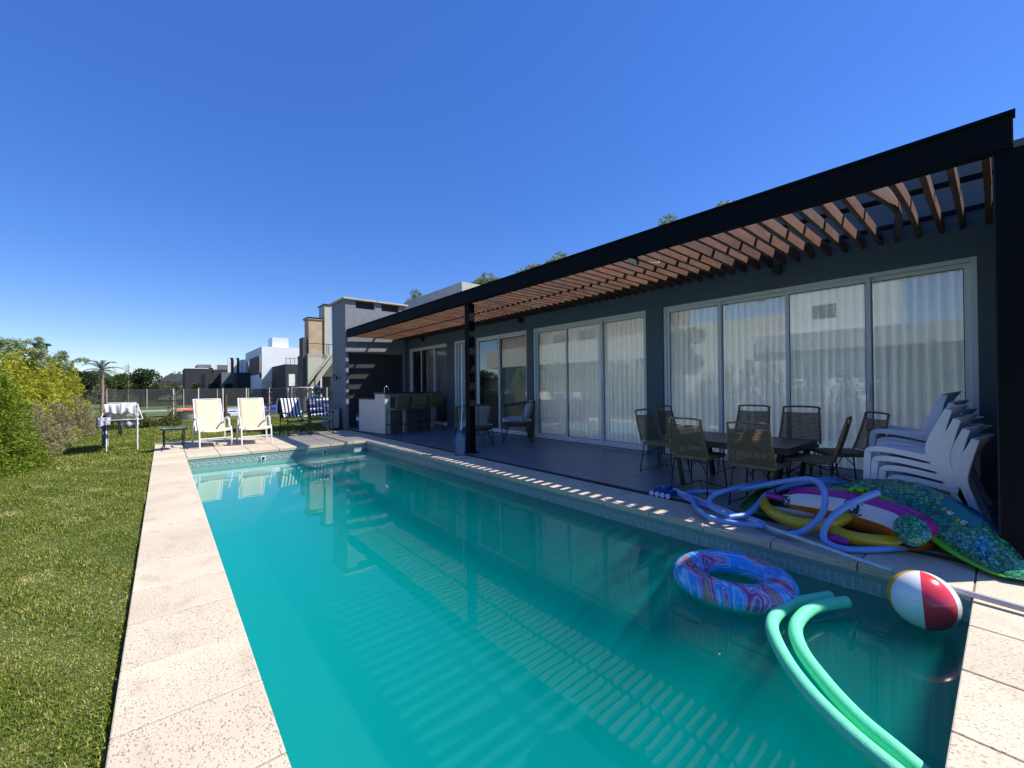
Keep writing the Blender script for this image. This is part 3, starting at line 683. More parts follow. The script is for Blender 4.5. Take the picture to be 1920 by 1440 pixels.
# cream house with tan chimney and outside stair (next plot), front at y = 24
hb = thing('stair_house', (5.75, 24, LZ), label='olive and cream house with outside stair and tan chimney, left of the grey chimney', cat='house')
q = MB(); q.box(.0, .3, 0, .16, 1.1, 4.1); q.box(.16, .35, 0, 2.6, 2.2, 3.2); q.build('wall', M_OLVD, hb)
q = MB(); q.add([(.17, .02, 3.22), (1.42, .02, 3.22), (.2, .02, 1.6), (.17, .02, 1.55), (.17, .32, 3.22), (1.42, .32, 3.22), (.2, .32, 1.6), (.17, .32, 1.55)], [(0, 3, 2, 1), (4, 5, 6, 7), (0, 1, 5, 4), (1, 2, 6, 5), (2, 3, 7, 6), (3, 0, 4, 7)]); q.build('stair_wall', M_OLV, hb)
q = MB()
for k in range(5): q.bar((.22 + .02 * k, -.25, 1.42 - .05 * k + .05), (1.48 + .02 * k, -.25, 3.22 - .05 * k + .1 - .02), .02, .035)
q.build('stair_stringer', M_OLV, hb)
q = MB(); q.bar((.2, -.28, 1.62), (1.15, -.28, 3.2), .02, .02, ); q.bar((.45, -.28, 1.35), (.45, -.28, 2.0), .02, .02); q.bar((-.02, -.1, 3.75), (1.5, -.1, 3.75), .03, .03)
for x in (.0, .16, 1.2, 1.1): q.bar((x, -.1, 3.2), (x, -.1, 3.75), .025, .025)
for z in (3.3, 3.4, 3.5, 3.6): q.bar((0, -.1, z), (1.3, -.1, z), .008, .008)
q.build('railing', M_BLACK, hb)
q = MB(); q.box(.32, .45, 3.2, 1.02, 1.3, 5.12); q.box(.26, .4, 5.12, 1.06, 1.35, 5.18); q.build('chimney', M_TAN, hb)
q = MB(); q.box(.24, .38, 5.19, 1.08, 1.37, 5.24); q.build('chimney_cap', M_BLACK, hb)
q = MB(); q.box(1.16, .5, 3.0, 1.5, 1.6, 6.0); q.build('tower', M_OLV, hb); q = MB(); q.box(1.1, .45, 6.0, 1.55, 1.65, 6.06); q.build('tower_cap', M_BLACK, hb)
q = MB(); q.box(1.0, 1.5, 3.2, 1.3, 2.1, 4.6); q.build('upper_wall', M_OLVD, hb)
win(hb, .95, .30, .3, 1.5, .345, 2.0); MB().box(.86, .28, .3, .94, .344, 2.05).build('window_frame', M_WHITE, hb)
# black house with terrace railing
hk = thing('terrace_house', (7.05, 35, LZ), label='black house with roof terrace railing and white shutters', cat='house')
MB().box(0, 0, 0, 4, 7, 3.2).build('wall', M_DKG, hk)
for x in (.22, .85): MB().box(x, -.05, 1.55, x + .42, -.003, 2.45).build('shutter', M_WHITE, hk)
for x in (.02, .66): win(hk, x, -.02, .2, x + .18, -.004, 2.5)
q = MB(); q.bar((0, .05, 3.65 + .0), (3, .05, 3.65), .03, .03)
for k in range(9): q.bar((.05 + k * .3, .05, 3.2), (.05 + k * .3, .05, 3.65), .025, .025)
for z in (3.3, 3.42, 3.54): q.bar((0, .05, z), (3, .05, z), .01, .01)
q.build('railing', M_BLACK, hk)
# white two-storey house
hw = thing('white_house', (6.3, 40, LZ), label='tall white modern house with brown cladding on its side', cat='house')
q = MB(); q.box(0, 0, 1.95, 4.2, 9, 4.9); q.box(0, .2, 0, 1.1, 9, 1.95); q.box(1.1, .2, 0, 4.2, 9, .75); q.build('wall', M_WHT, hw)
win(hw, 1.1, .5, .75, 4.2, 8.9, 1.95)
MB().box(.85, .4, 4.9, 2.1, 2.2, 5.75).build('water_tank_box', M_WHITE, hw)
q = MB(); q.box(-.02, 1.0, 2.6, -.002, 6.2, 4.2); q.build('cladding', M_BRN, hw); win(hw, -.03, .3, 2.3, -.004, .9, 4.2); win(hw, -.03, 6.4, 2.3, -.004, 8.6, 4.0)
q = MB(); q.tube([(.9, -.1, 1.9), (1.3, -.2, 2.3), (1.6, -.1, 2.35)], .05, 6); q.build('wall_light', M_BLACK, hw)
q = MB(); q.box(-.3, 8.95, 1.9, 3, 13, 4.3); q.build('rear_wing', M_WHT, hw)
# low charcoal houses
hd = thing('charcoal_house', (5.2, 46, LZ), label='low charcoal flat roofed house in front of the white house', cat='house')
q = MB(); q.box(.0, 0, 0, 2.2, 7, 2.9); q.box(-2.2, 2.5, 0, -1.0, 8, 2.9); q.build('wall', M_DKG, hd)
q = MB(); q.box(-1.0, 1.5, 0, 0, 7, 2.95); q.build('grey_wall', M_GRYR, hd)
win(hd, -.8, 1.47, .3, -.15, 1.495, 1.9); win(hd, -1.9, 2.47, .3, -1.2, 2.495, 1.9)
q = MB()
for x in (-.25, .25): q.box(x - .12, 3, 2.9, x + .12, 3.3, 4.3)
q.build('flue', M_WHITE, hd); q = MB()
for x in (-.02, .48): q.box(x - .13, 3.1, 2.9, x + .12, 3.5, 4.45)
q.build('flue_cap', M_BLACK, hd)
he = thing('charcoal_house', (1.9, 60, LZ), label='low dark flat roofed house at the left end of the row', cat='house')
q = MB(); q.box(0, 0, 0, 2.1, 9, 3.75); q.box(2.1, .3, 0, 2.6, 9, 3.9); q.box(2.6, .2, 0, 5.2, 9, 3.7); q.build('wall', M_DKG, he)
q = MB(); q.box(1.3, 3, 3.7, 5.0, 9, 4.4); q.build('upper_wall', M_GRYR, he); MB().box(2.6, 2.95, 3.75, 3.2, 2.99, 4.4).build('wall_panel', M_WHITE, he)
MB().box(-.05, -.05, 3.75, 2.15, 9, 3.82).build('roof_edge', M_WHITE, he)
q = MB(); q.box(3.0, -2.2, 2.6, 4.6, .2, 2.75)
for x in (3.1, 4.4): q.box(x, -2.1, 0, x + .12, -1.98, 2.6)
q.build('porch', M_DKG, he); win(he, 3.2, .15, .2, 4.4, .19, 2.3)
for x, y, h, w_, lb in ((-.6, 78, 3.4, 4.5, 'small pale house far away left of the dark house'), (-9.5, 82, 3.8, 4, 'small pale house far behind the hedge trees')):
    t = thing('far_house', (x, y, LZ), label=lb, cat='house', group='pale houses in the far distance'); MB().box(0, 0, 0, w_, 6, h * .75).build('wall', mat('pink_cream_render', (.5, .42, .36), .9), t)
    MB().add([(-.3, -.3, h * .75), (w_ + .3, -.3, h * .75), (w_ + .3, 6.3, h * .75), (-.3, 6.3, h * .75), (w_ * .3, 3, h * 1.1), (w_ * .7, 3, h * 1.1)], [(0, 1, 5, 4), (1, 2, 5), (2, 3, 4, 5), (3, 0, 4)]).build('roof', M_DKG, t)
    win(t, w_ * .3, -.03, .8, w_ * .5, -.004, 1.9)
hg = thing('hedge_house', (-9.5, 36, LZ), label='dark chimney and brick house showing above the hedge', cat='house')
MB().box(0, 0, 0, 4.2, 6, 2.9).build('wall', mat('dull_brick', (.17, .15, .13), .9, var=.2, scale=8), hg); MB().box(-.2, -.2, 2.9, 4.4, 6.2, 3.1).build('roof', M_DKG, hg)
MB().box(3.6, 1, 3.1, 4.1, 1.6, 4.1).build('chimney', M_GRYR, hg); MB().box(3.5, .9, 4.1, 4.25, 1.7, 4.2).build('chimney_cap', M_BLACK, hg)
# distant round trees
def tree(name, loc, h, r, m, n, size, label, seed, group=None, squash=.85, trunk=.35, lobes=11):
    rr = random.Random(seed); t = thing(name, loc, label=label, cat='tree', group=group); C_ = []; R_ = []
    for k in range(lobes):
        a = rr.uniform(0, 6.28); q = rr.uniform(0, .75) * r; z = h - r * squash + rr.uniform(-.75, .65) * r * squash * (1 - q / r * .6)
        C_.append((q * math.cos(a), q * math.sin(a), z)); s = rr.uniform(.28, .48) * r; R_.append((s, s, s * .8))
    foliage('crown', m, n, size, clumps(C_, R_, hollow=.35), t, seed=seed, aspect=.5)
    q = MB(); limbs(q, (0, 0, 0), h * .75, r * .09 + .03, 7, r * .6, seed); q.build('trunk', M_BARKD, t); return t
far = [(-1.35, 45, 3.3, 1.5, L_DRK, 'rounded dark green tree beyond the far fence'), (-2.25, 42, 2.7, .95, L_MID, 'smaller lighter tree left of the rounded dark tree'), (-4.6, 58, 3.2, 2.4, L_LAW, 'olive tree beyond the palm'), (-1.0, 66, 2.9, 1.8, L_LAW, 'olive tree right of the rounded dark tree'), (1.2, 72, 3.1, 1.6, L_MID, 'green bushy tree beside the dark house'), (3.1, 57, 2.3, .9, L_MID, 'clipped green bush in front of the dark house'), (4.6, 57.5, 2.3, .9, L_MID, 'clipped green bush near the dark house porch'), (-3.3, 26.5, 2.6, 1.1, L_DRK, 'dark tree behind the left hedge corner'), (-4.3, 24.0, 2.7, 1.2, L_DRK, 'dark leafy tree behind the bamboo'), (-7, 70, 3.6, 3.0, L_LAW, 'wide olive tree far behind the hedge')]
for i, (x, y, h, r, m, lb) in enumerate(far): tree('garden_tree', (x, y, LZ), h, r, m, 3200 if y > 40 else 5200, .16 if y > 40 else .12, lb, 80 + i)
# distant tree line
def belt(r, n):
    a = r.uniform(-.62, .95, n); d = r.uniform(150, 260, n); hmax = 3.2 + 2.6 * (.5 + .5 * np.sin(a * 37) * np.sin(a * 13 + 1)) + 1.6 * np.sin(a * 91)
    z = r.uniform(0, 1, n) ** .8 * hmax; return np.stack([np.sin(a) * d, np.cos(a) * d, z + LZ], 1), r.normal(0, 1, (n, 3))
foliage('tree_line', L_LAW, 26000, 1.5, belt, seed=99, aspect=.6, kind='stuff')
# palm
pm = thing('palm_tree', (-2.43, 30, LZ), label='small palm with a pale trunk above the hedge corner', cat='palm')
MB().tube([(0, 0, 0), (.02, 0, 1.2), (0, 0, 2.4)], [.085, .065, .085], 10).build('trunk', mat('palm_trunk', (.30, .23, .16), .9, var=.3, scale=14, bump=.5, bscale=20), pm)
fr = MB()
for k in range(26):
    a = k * 2.4; el = .5 + .5 * math.sin(k * 1.7); L = 1.15
    pts = [Vector((math.cos(a) * L * t * math.cos(el * 1.2), math.sin(a) * L * t * math.cos(el * 1.2), 2.4 + L * (math.sin(el * 1.25) * t - .55 * t * t))) for t in [i / 8 for i in range(9)]]
    fr.tube(pts, [.012 * (1 - i / 10) for i in range(9)], 3, cap=False)
    for i in range(1, 9):
        for s in (-1, 1):
            for u in (0, .5):
                p = pts[i] + (pts[min(i + 1, 8)] - pts[i]) * u; d = (pts[i] - pts[i - 1]).normalized(); sd_ = d.cross(Vector((0, 0, 1))).normalized() * s
                e = p + d * .16 + sd_ * .14 + Vector((0, 0, -.05)); fr.add([p, p + d * .03, e], [(0, 1, 2)])
fr.build('fronds', L_DRK, pm)
# trees behind the house
for i, (x, y, h) in enumerate([(14.2, 27.6, 8.9), (14, 18.6, 8.35), (14.1, 14.9, 8.3), (14, 13.3, 8.15), (14, 7.6, 7.95), (14.3, 5.7, 7.85), (9.8, 19.8, 6.3)]):
    tree('poplar_tree', (x, y, LZ), h, 1.05, leafmat('pale_green_leaf', (.14, .18, .03), (.32, .36, .08)), 3600, .12, ['leafy tree top showing left of the beige rooftop block', 'leafy tree top just right of the beige rooftop block', 'tree tip above the pergola beam, second from the rooftop block', 'tree tip above the pergola beam, third from the rooftop block', 'tree tip above the right half of the pergola beam', 'tiny tree tip farthest right above the pergola beam', 'low leafy tree top between the chimney and the rooftop block'][i], 120 + i, group='trees behind the house', squash=1.6, lobes=16)  # yellow-green leaf colour for these trees

# houses and hedge across the garden on the left (they show as reflections in the glass)
nh = thing('left_neighbour_house', (-12, 0, LZ), label='cream and brown neighbouring house reflected in the middle glass doors', cat='house')
q = MB(); q.box(-7, 15.6, 3.2, 0, 34, 4.9); q.build('band_wall', mat('cream_render', (.62, .58, .48), .85, var=.04, scale=.7), nh)
q = MB(); q.box(-7, 16.2, 4.9, -.6, 33, 7.4); q.build('upper_wall', M_BRN if False else mat('rose_brown_cladding', (.33, .22, .18), .8, var=.12, scale=1, stretch=(8, 8, .2)), nh)
q = MB(); q.box(-7, 16, 0, -1.5, 34, 3.2); q.build('ground_wall', M_GRYR, nh)
q = MB(); q.box(-.8, 16.4, 0, .05, 19.6, 3.19)
q.build('stone_pier', mat('stacked_stone', (.50, .49, .46), .9, col2=(.26, .26, .25), scale=14, stretch=(1, 1, 2.2), bump=.8, bscale=9), nh)
for yy_, zz in ((20.6, 5.0), (23.4, 4.95), (26.8, 5.0)): win(nh, -.61, yy_, zz, -.55, yy_ + 1.7, zz + .75)
q = MB(); q.box(-9, 7.6, 0, -.3, 14.8, 5.1); q.build('side_wall', mat('cream_render', (.62, .58, .48)), nh)
wh = thing('left_tower_house', (-12, 0, LZ), label='white tower house with low grey roof band reflected in the right glass doors', cat='house')
MB().box(-8, 4.0, 0, -1, 7.7, 7.3).build('tower', M_WHT, wh); win(wh, -1.02, 5.6, 4.7, -.98, 6.6, 5.4)
MB().box(-8, -9, 3.05, 0, 9.0, 3.95).build('roof_band', mat('light_grey_render', (.36, .37, .38), .85), wh)
MB().box(-8, -9, 0, -1.2, 7.5, 3.05).build('ground_wall', M_GRYR, wh)
MB().add([(-9, -2.5, 3.95), (-3, -2.5, 3.95), (-3, 1.5, 3.95), (-9, 1.5, 3.95), (-9, -.5, 5.2), (-3, -.5, 5.2)], [(0, 1, 5, 4), (2, 3, 4, 5), (1, 2, 5), (3, 0, 4)]).build('gable', M_WHT, wh)
lbs = ['conifer across the lawn, opposite the near end of the pool', 'second conifer from the near end of the left hedge', 'third conifer from the near end of the left hedge', 'fourth conifer from the near end of the left hedge', 'fifth conifer from the near end of the left hedge', 'sixth conifer from the near end of the left hedge', 'seventh conifer from the near end of the left hedge']
for i in range(7):
    h = [2.2, 1.9, 2.5, 2.0, 2.3, 2.6, 2.1][i]; c_, r_ = multi([(0, 0, h, .6, 8, 140 + i), (0, .7, h * .85, .5, 7, 150 + i)])
    shrub('hedge_conifer', (-3.3 - .1 * (i % 2), -1.5 + 1.4 * i, LZ), c_, r_, L_MID if i % 2 else L_GRN, 5000, .11, lbs[i], cat='conifer', group='conifers in the left hedge outside the picture', seed=140 + i, aspect=.35, up=.5)
for i, (x, y, h, lb) in enumerate([(-9.5, 12.2, 6.5, 'tall tree between the two neighbouring houses on the left'), (-9, 35.5, 7.0, 'tall tree beside the cream neighbouring house on the left')]):
    tree('poplar_tree', (x, y, LZ), h, 1.7, L_MID, 7000, .2, lb, 170 + i, squash=1.5, lobes=16)

# ------------------------------------------------------------------ lawn grass blades
def lawn():
    r = np.random.default_rng(3); P = []; S = []
    def region(x0, x1, y0, y1, dens, sz):
        n = int((x1 - x0) * (y1 - y0) * dens); P.append(np.stack([r.uniform(x0, x1, n), r.uniform(y0, y1, n)], 1)); S.append(np.full(n, sz))
    region(-1.75, -.13, .9, 3.2, 26000, .017); region(-2.9, -.13, 3.2, 6, 12000, .021); region(-3.0, -.13, 6, 10, 6000, .028); region(-3.0, -.13, 10, 16, 2200, .044); region(-3.2, 7, 13.4, 22, 1000, .055)
    region(-.19, -.155, .9, 6, 30000, .026); region(-.2, -.16, 6, 13, 9000, .034)
    p = np.concatenate(P); s = np.concatenate(S); n = len(p)
    keep = ~((p[:, 0] > -.165) & (p[:, 1] < 13.35)) & ~((p[:, 0] > 4.35) & (p[:, 1] < 15.0))
    p, s = p[keep], s[keep]; n = len(p)
    # patchy growth
    pat = .75 + .3 * np.sin(p[:, 0] * 3.1 + np.sin(p[:, 1] * 1.7) * 2) * np.sin(p[:, 1] * 2.3 + 1) + .25 * np.sin(p[:, 0] * 11 + p[:, 1] * 7)
    h = s * r.uniform(.6, 1.5, n) * np.clip(pat, .5, 1.3); a = r.uniform(0, 2 * np.pi, n); lean = r.uniform(.1, 1.5, n)
    w_ = s * r.uniform(.07, .13, n) ; b2 = a + np.pi / 2
    base = np.stack([p[:, 0], p[:, 1], np.full(n, LZ)], 1); wd = np.stack([np.cos(b2) * w_, np.sin(b2) * w_, np.zeros(n)], 1)
    mid = base + np.stack([np.cos(a) * h * lean * .35, np.sin(a) * h * lean * .35, h * .6], 1); tip = base + np.stack([np.cos(a) * h * lean, np.sin(a) * h * lean, h * (1.1 - .35 * lean)], 1)
    v = np.stack([base - wd, base + wd, mid + wd * .8, tip, mid - wd * .8], 1)
    f = np.concatenate([np.arange(n)[:, None] * 5 + np.array([0, 1, 2, 4]), np.arange(n)[:, None] * 5 + np.array([4, 2, 3, 3])])
    q1 = np.arange(n)[:, None] * 5 + np.array([0, 1, 2, 4])
    me = bpy.data.meshes.new('lawn_grass'); me.vertices.add(n * 5); me.vertices.foreach_set('co', v.astype(np.float32).ravel())
    tr_ = np.arange(n)[:, None] * 5 + np.array([4, 2, 3]); loops = np.concatenate([q1.ravel(), tr_.ravel()]).astype(np.int32)
    me.loops.add(len(loops)); me.loops.foreach_set('vertex_index', loops); me.polygons.add(2 * n)
    ls = np.concatenate([np.arange(n) * 4, n * 4 + np.arange(n) * 3]).astype(np.int32); lt = np.concatenate([np.full(n, 4), np.full(n, 3)]).astype(np.int32)
    me.polygons.foreach_set('loop_start', ls); me.polygons.foreach_set('loop_total', lt)
    at = me.attributes.new('tone', 'FLOAT', 'POINT'); pt = .10 * np.sin(p[:, 0] * 2.3 + 1.5 * np.sin(p[:, 1] * .9)) * np.sin(p[:, 1] * 1.6 + np.sin(p[:, 0] * 3)) + .08 * np.sin(p[:, 0] * 9 + 3 * np.sin(p[:, 1] * 4)) ; pt = pt + .35 * (np.sin(p[:, 0] * 5.1 + 2) * np.sin(p[:, 1] * 3.7 + .6) > .86)
    tn = np.repeat(np.clip(pt + r.normal(.45, .25, n) + (r.uniform(0, 1, n) < .07) * .9, 0, 1.6), 5).astype(np.float32); at.data.foreach_set('value', tn)
    m = mat('grass_blade', (.05, .10, .012), .7, spec=.12); nn, ll, b = nodes_of(m)
    an = nn.new('ShaderNodeAttribute'); an.attribute_name = 'tone'; cr = nn.new('ShaderNodeValToRGB'); e = cr.color_ramp.elements
    e[0].position = 0; e[0].color = (.050, .105, .006, 1); e[1].position = .55; e[1].color = (.195, .255, .025, 1); x_ = e.new(1.0); x_.color = (.55, .48, .18, 1)
    ll.new(an.outputs['Fac'], cr.inputs[0]); ll.new(cr.outputs[0], b.inputs['Base Color'])
    ts = nn.new('ShaderNodeBsdfTranslucent'); ll.new(cr.outputs[0], ts.inputs[0]); mx = nn.new('ShaderNodeMixShader'); mx.inputs[0].default_value = .3
    ll.new(b.outputs[0], mx.inputs[1]); ll.new(ts.outputs[0], mx.inputs[2]); ll.new(mx.outputs[0], nn['Material Output'].inputs[0])
    me.materials.append(m); me.update(calc_edges=True)
    o = bpy.data.objects.new('lawn_grass', me); col.objects.link(o); tag(o, kind='stuff')
lawn()

# ================================================================== loungers and small furniture on the beach deck
M_SLING = mat('cream_sling', (.74, .60, .40), .75, var=.06, scale=12, bump=.25, bscale=160)
lo = thing('sun_lounger', (.86, 12.15, 0), R(4), label='cream sling lounger with white frame beside the small black table', cat='sun lounger', group='cream loungers on the pool deck')
# local: x = across, -y = front
def sling(mb, prof, w0, w1):
    n = len(prof) - 1
    mb.grid(lambda u, v: ((u - .5) * (w0 + (w1 - w0) * v), prof[min(int(v * n + .5), n)][0], prof[min(int(v * n + .5), n)][1] - .02 * math.sin(u * math.pi)), 6, n)
prof_seat = spline([(0, -.62, .36), (0, -.52, .41), (0, -.2, .37), (0, .12, .31)], 4); prof_back = spline([(0, .12, .31), (0, .2, .42), (0, .42, .80), (0, .58, 1.06)], 5)
q = MB(); sling(q, [(p.y, p.z) for p in prof_seat], .50, .50); q.build('seat_sling', M_SLING, lo, solid=.006)
q = MB(); sling(q, [(p.y, p.z) for p in prof_back], .50, .50); q.build('back_sling', M_SLING, lo, solid=.006)
for s in (-1, 1):
    x = .27 * s
    q = MB(); q.tube([Vector((x, p.y, p.z)) for p in prof_seat] + [Vector((x, p.y, p.z)) for p in prof_back], .016, 8); q.build('side_rail', M_WHITE, lo)
    x = .30 * s
    q = MB(); q.tube(spline([(x, -.66, .0), (x, -.64, .22), (x, -.56, .42), (x, -.36, .44)], 4), .017, 8); q.build('leg', M_WHITE, lo)
    q = MB(); q.tube(spline([(x, -.36, .42), (x, -.34, .57), (x, -.2, .62), (x, .12, .60), (x, .22, .50), (x + .02 * s, .30, .02)], 4), .019, 8, sx=1.3); q.build('armrest', M_WHITE, lo)
q = MB(); q.tube([(-.30, -.645, .2), (.30, -.645, .2)], .013, 6); q.tube([(-.30, .25, .28), (.30, .25, .28)], .013, 6); q.tube([(-.27, .58, 1.06), (.27, .58, 1.06)], .014, 6); q.build('cross_bar', M_WHITE, lo)
index_kids(lo); copy_tree(lo, loc=(1.70, 12.0, 0), rz=R(-2), label='cream sling lounger with white frame next to the striped towel chair')

tb = thing('side_table', (.17, 11.75, 0), R(3), label='small black folding table at the corner of the deck', cat='table')
q = MB(); q.box(-.22, -.2, .44, .22, .2, .465); q.build('tabletop', mat('smoked_glass_top', (.02, .025, .03), .12), tb, bevel=.004)
q = MB()
for x in (-.215, .215): q.bar((x, -.2, .452), (x, .2, .452), .02, .03)
for y in (-.205, .205): q.bar((-.22, y, .452), (.22, y, .452), .02, .03)
q.build('rim', M_BLACK, tb)
for s in (-1, 1):
    for t in (-1, 1):
        q = MB(); q.tube(spline([(s * .17, t * .16, .44), (s * .165, t * .15, .15), (s * .17, t * .16, .07), (s * .22, t * .2, .0)], 4), .011, 6); q.build('leg', M_BLACK, tb)
for t in (-.13, .13): MB().tube(spline([(-.165, t, .30), (-.1, t, .21), (0, t, .19), (.1, t, .21), (.165, t, .30)], 4), .008, 5).build('curved_brace', M_BLACK, tb)

# towel draped camp chairs
def towel_mat(name, checks):
    m = mat(name, (.7, .7, .7), .95, bump=.5, bscale=220); n, l, b = nodes_of(m)
    tc = n.new('ShaderNodeTexCoord'); sp = n.new('ShaderNodeSeparateXYZ'); l.new(tc.outputs['Object'], sp.inputs[0])
    def band(out, per, off, duty):
        a = n.new('ShaderNodeMath'); a.operation = 'MULTIPLY_ADD'; a.inputs[1].default_value = 1 / per; a.inputs[2].default_value = off + 50; l.new(out, a.inputs[0])
        f = n.new('ShaderNodeMath'); f.operation = 'FRACT'; l.new(a.outputs[0], f.inputs[0]); g_ = n.new('ShaderNodeMath'); g_.operation = 'LESS_THAN'; g_.inputs[1].default_value = duty; l.new(f.outputs[0], g_.inputs[0]); return g_.outputs[0]
    bx_ = band(sp.outputs['X'], .092, .1, .48)
    mx = n.new('ShaderNodeMix'); mx.data_type = 'RGBA'; l.new(bx_, mx.inputs[0]); mx.inputs[6].default_value = (.80, .80, .80, 1); mx.inputs[7].default_value = (.012, .018, .055, 1)
    o = mx.outputs[2]
    if checks:
        bz_ = band(sp.outputs['Z'], .155, .3, .46); m2 = n.new('ShaderNodeMix'); m2.data_type = 'RGBA'; l.new(bz_, m2.inputs[0]); l.new(o, m2.inputs[6])
        m3 = n.new('ShaderNodeMix'); m3.data_type = 'RGBA'; l.new(bx_, m3.inputs[0]); m3.inputs[6].default_value = (.10, .12, .20, 1); m3.inputs[7].default_value = (.008, .010, .03, 1)
        l.new(m3.outputs[2], m2.inputs[7]); o = m2.outputs[2]
    l.new(o, b.inputs['Base Color']); return m
M_GREENF = mat('green_canvas', (.010, .085, .058), .8, bump=.2, bscale=100)
def camp_chair(loc, rz, label):
    t = thing('camp_chair', loc, rz, label=label, cat='folding chair', group='green folding chairs with towels')
    q = MB(); q.grid(lambda u, v: ((u - .5) * .56, -.25 + .5 * v, .42 - .05 * math.sin(u * math.pi) + .015 * math.sin(v * 9)), 8, 6); q.build('seat', M_GREENF, t, solid=.008)
    q = MB(); q.grid(lambda u, v: ((u - .5) * .56, .24 + .12 * v + .03 * math.sin(u * math.pi), .48 + .46 * v), 8, 6); q.build('backrest', M_GREENF, t, solid=.008)
    for s in (-1, 1):
        x = .29 * s
        MB().tube([(x, -.26, 0), (x, -.24, .62)], .013, 6).build('leg', M_BLACK, t)
        MB().tube([(x, .30, 0), (x, .24, .45), (x, .37, .96)], .013, 6).build('leg', M_BLACK, t)
        MB().tube(spline([(x, -.28, .60), (x, -.2, .64), (x, .1, .63), (x, .3, .62)], 3), .02, 8, sx=1.5).build('armrest', M_BLACK, t)
    q = MB()
    for a, b in (((-.29, -.25, .04), (.29, -.25, .40)), ((.29, -.25, .04), (-.29, -.25, .40)), ((-.29, .29, .04), (-.29, -.25, .4)), ((.29, .29, .04), (.29, -.25, .4)), ((-.29, .26, .3), (.29, .26, .3)), ((-.29, -.25, .2), (.29, -.25, .2))): q.tube([a, b], .009, 5)
    q.build('cross_brace', M_BLACK, t)
    return t
def towel(loc, rz, m, label, seed):
    r = random.Random(seed); ph = r.uniform(0, 6)
    prof = spline([(0, .46, .60), (0, .44, .85), (0, .40, 1.0), (0, .345, 1.01), (0, .26, .8), (0, .2, .62), (0, .17, .50)], 4)
    n = len(prof) - 1
    q = MB(); q.grid(lambda u, v: ((u - .5) * (.56 + .03 * math.sin(v * 5 + ph)) + .06 * (v - .6), prof[round(v * n)].y - .012 * math.sin(u * 19 + ph) * v - (.02 if v > .9 else 0), prof[round(v * n)].z + .012 * math.sin(u * 9 + ph) * (1 if v > .95 else .2)), 20, n)
    o = q.build('towel', m, loc=loc, solid=.01, label=label, cat='towel', group='navy and white towels over the folding chairs'); o.rotation_euler = (0, 0, rz); return o
camp_chair((2.80, 12.75, 0), R(10), 'green folding chair under the vertically striped towel')
towel((2.80, 12.75, 0), R(10), towel_mat('striped_towel', False), 'white and navy towel with vertical stripes hung over the left folding chair', 1)
camp_chair((3.46, 12.72, 0), R(-6), 'green folding chair under the checked towel')
towel((3.46, 12.72, 0), R(-6), towel_mat('checked_towel', True), 'navy and white checked towel hung over the right folding chair', 2)
ac = thing('air_conditioner', (4.15, 13.75, LZ), label='slatted grey air conditioner unit against the side of the chimney', cat='air conditioner')
MB().box(-.14, 0, .06, .16, .8, .72).build('casing', mat('ac_casing', (.25, .25, .26), .5), ac, bevel=.01)
q = MB()
for k in range(9): q.box(-.12 + k * .03, -.012, .1, -.108 + k * .03, -.001, .69)
q.build('grille', M_WHITE, ac, kind='stuff'); q = MB(); q.box(-.12, .1, 0, .14, .16, .06); q.box(-.12, .64, 0, .14, .70, .06); q.build('foot_rail', M_BLACK, ac)

# drying rack with laundry
dr = thing('drying_rack', (-.70, 12.55, LZ), R(3), label='white folding drying rack loaded with laundry on the lawn', cat='drying rack')
q = MB()
for x in (-.25, .25):
    for a, b in (((x, -.05, 0), (x, .05, .92)),): MB().tube([a, b], .013, 6).build('leg', M_WHITE, dr)
    MB().tube([(x, 1.0, 0), (x, .75, .92)], .013, 6).build('leg', M_WHITE, dr)
    q.tube([(x, -.35, 1.02), (x, 1.15, 1.02)], .011, 6)
for y in (-.35, -.1, .1, .3, .5, .7, .9, 1.15): q.tube([(-.27, y, 1.02), (.27, y, 1.02)], .006, 5)
q.build('rack_frame', M_WHITE, dr)
q = MB()
for s in (-1, 1): q.tube([(.33 * s, -.45, .72), (.25 * s, -.3, 1.02)], .009, 5)
q.tube([(-.33, -.45, .72), (.33, -.45, .72)], .007, 5); q.build('wing', M_WHITE, dr)
def cloth(name, x0, x1, y, ztop, zbot, m, label, seed, back=.3, sag=.02):
    r = random.Random(seed); ph = r.uniform(0, 6); prof = [(y + back * .4, ztop - back), (y + .05, ztop - .04), (y + .012, ztop + .012), (y - .012, ztop + .012), (y - .03, ztop - .05), (y - .035, zbot)]
    P2 = spline([(0, a, b) for a, b in prof], 4); n = len(P2) - 1
    q = MB(); q.grid(lambda u, v: (x0 + (x1 - x0) * u + .015 * math.sin(v * 6 + ph), P2[round(v * n)].y - .018 * math.sin(u * 13 + ph + v) * v, P2[round(v * n)].z + (sag * math.sin(u * 5.3 + ph) if v > .8 else 0)), 14, n)
    return q.build(name, m, loc=(-.70, 12.55, LZ), solid=.006, label=label, cat='laundry', group='laundry on the drying rack')
M_CW = mat('white_cotton', (.75, .75, .76), .9, var=.05, scale=5, trans=.15); M_CG = mat('grey_green_cotton', (.34, .36, .31), .9, var=.06); M_CB = mat('slate_blue_cotton', (.13, .17, .22), .9)
cloth('laundry', -.24, .0, -.36, 1.035, .86, M_CW, 'crumpled white shirt on the left of the rack', 1)
cloth('laundry', .0, .25, -.37, 1.04, .84, M_CW, 'white cloth on the right of the rack top', 2, sag=.05)
cloth('laundry', -.14, .24, -.10, 1.03, .68, M_CG, 'grey green cloth hanging under the white ones', 3)
mbc = mat('blue_check_cotton', (.6, .63, .66), .9); n, l, b = nodes_of(mbc); tc = n.new('ShaderNodeTexCoord'); ck = n.new('ShaderNodeTexBrick')
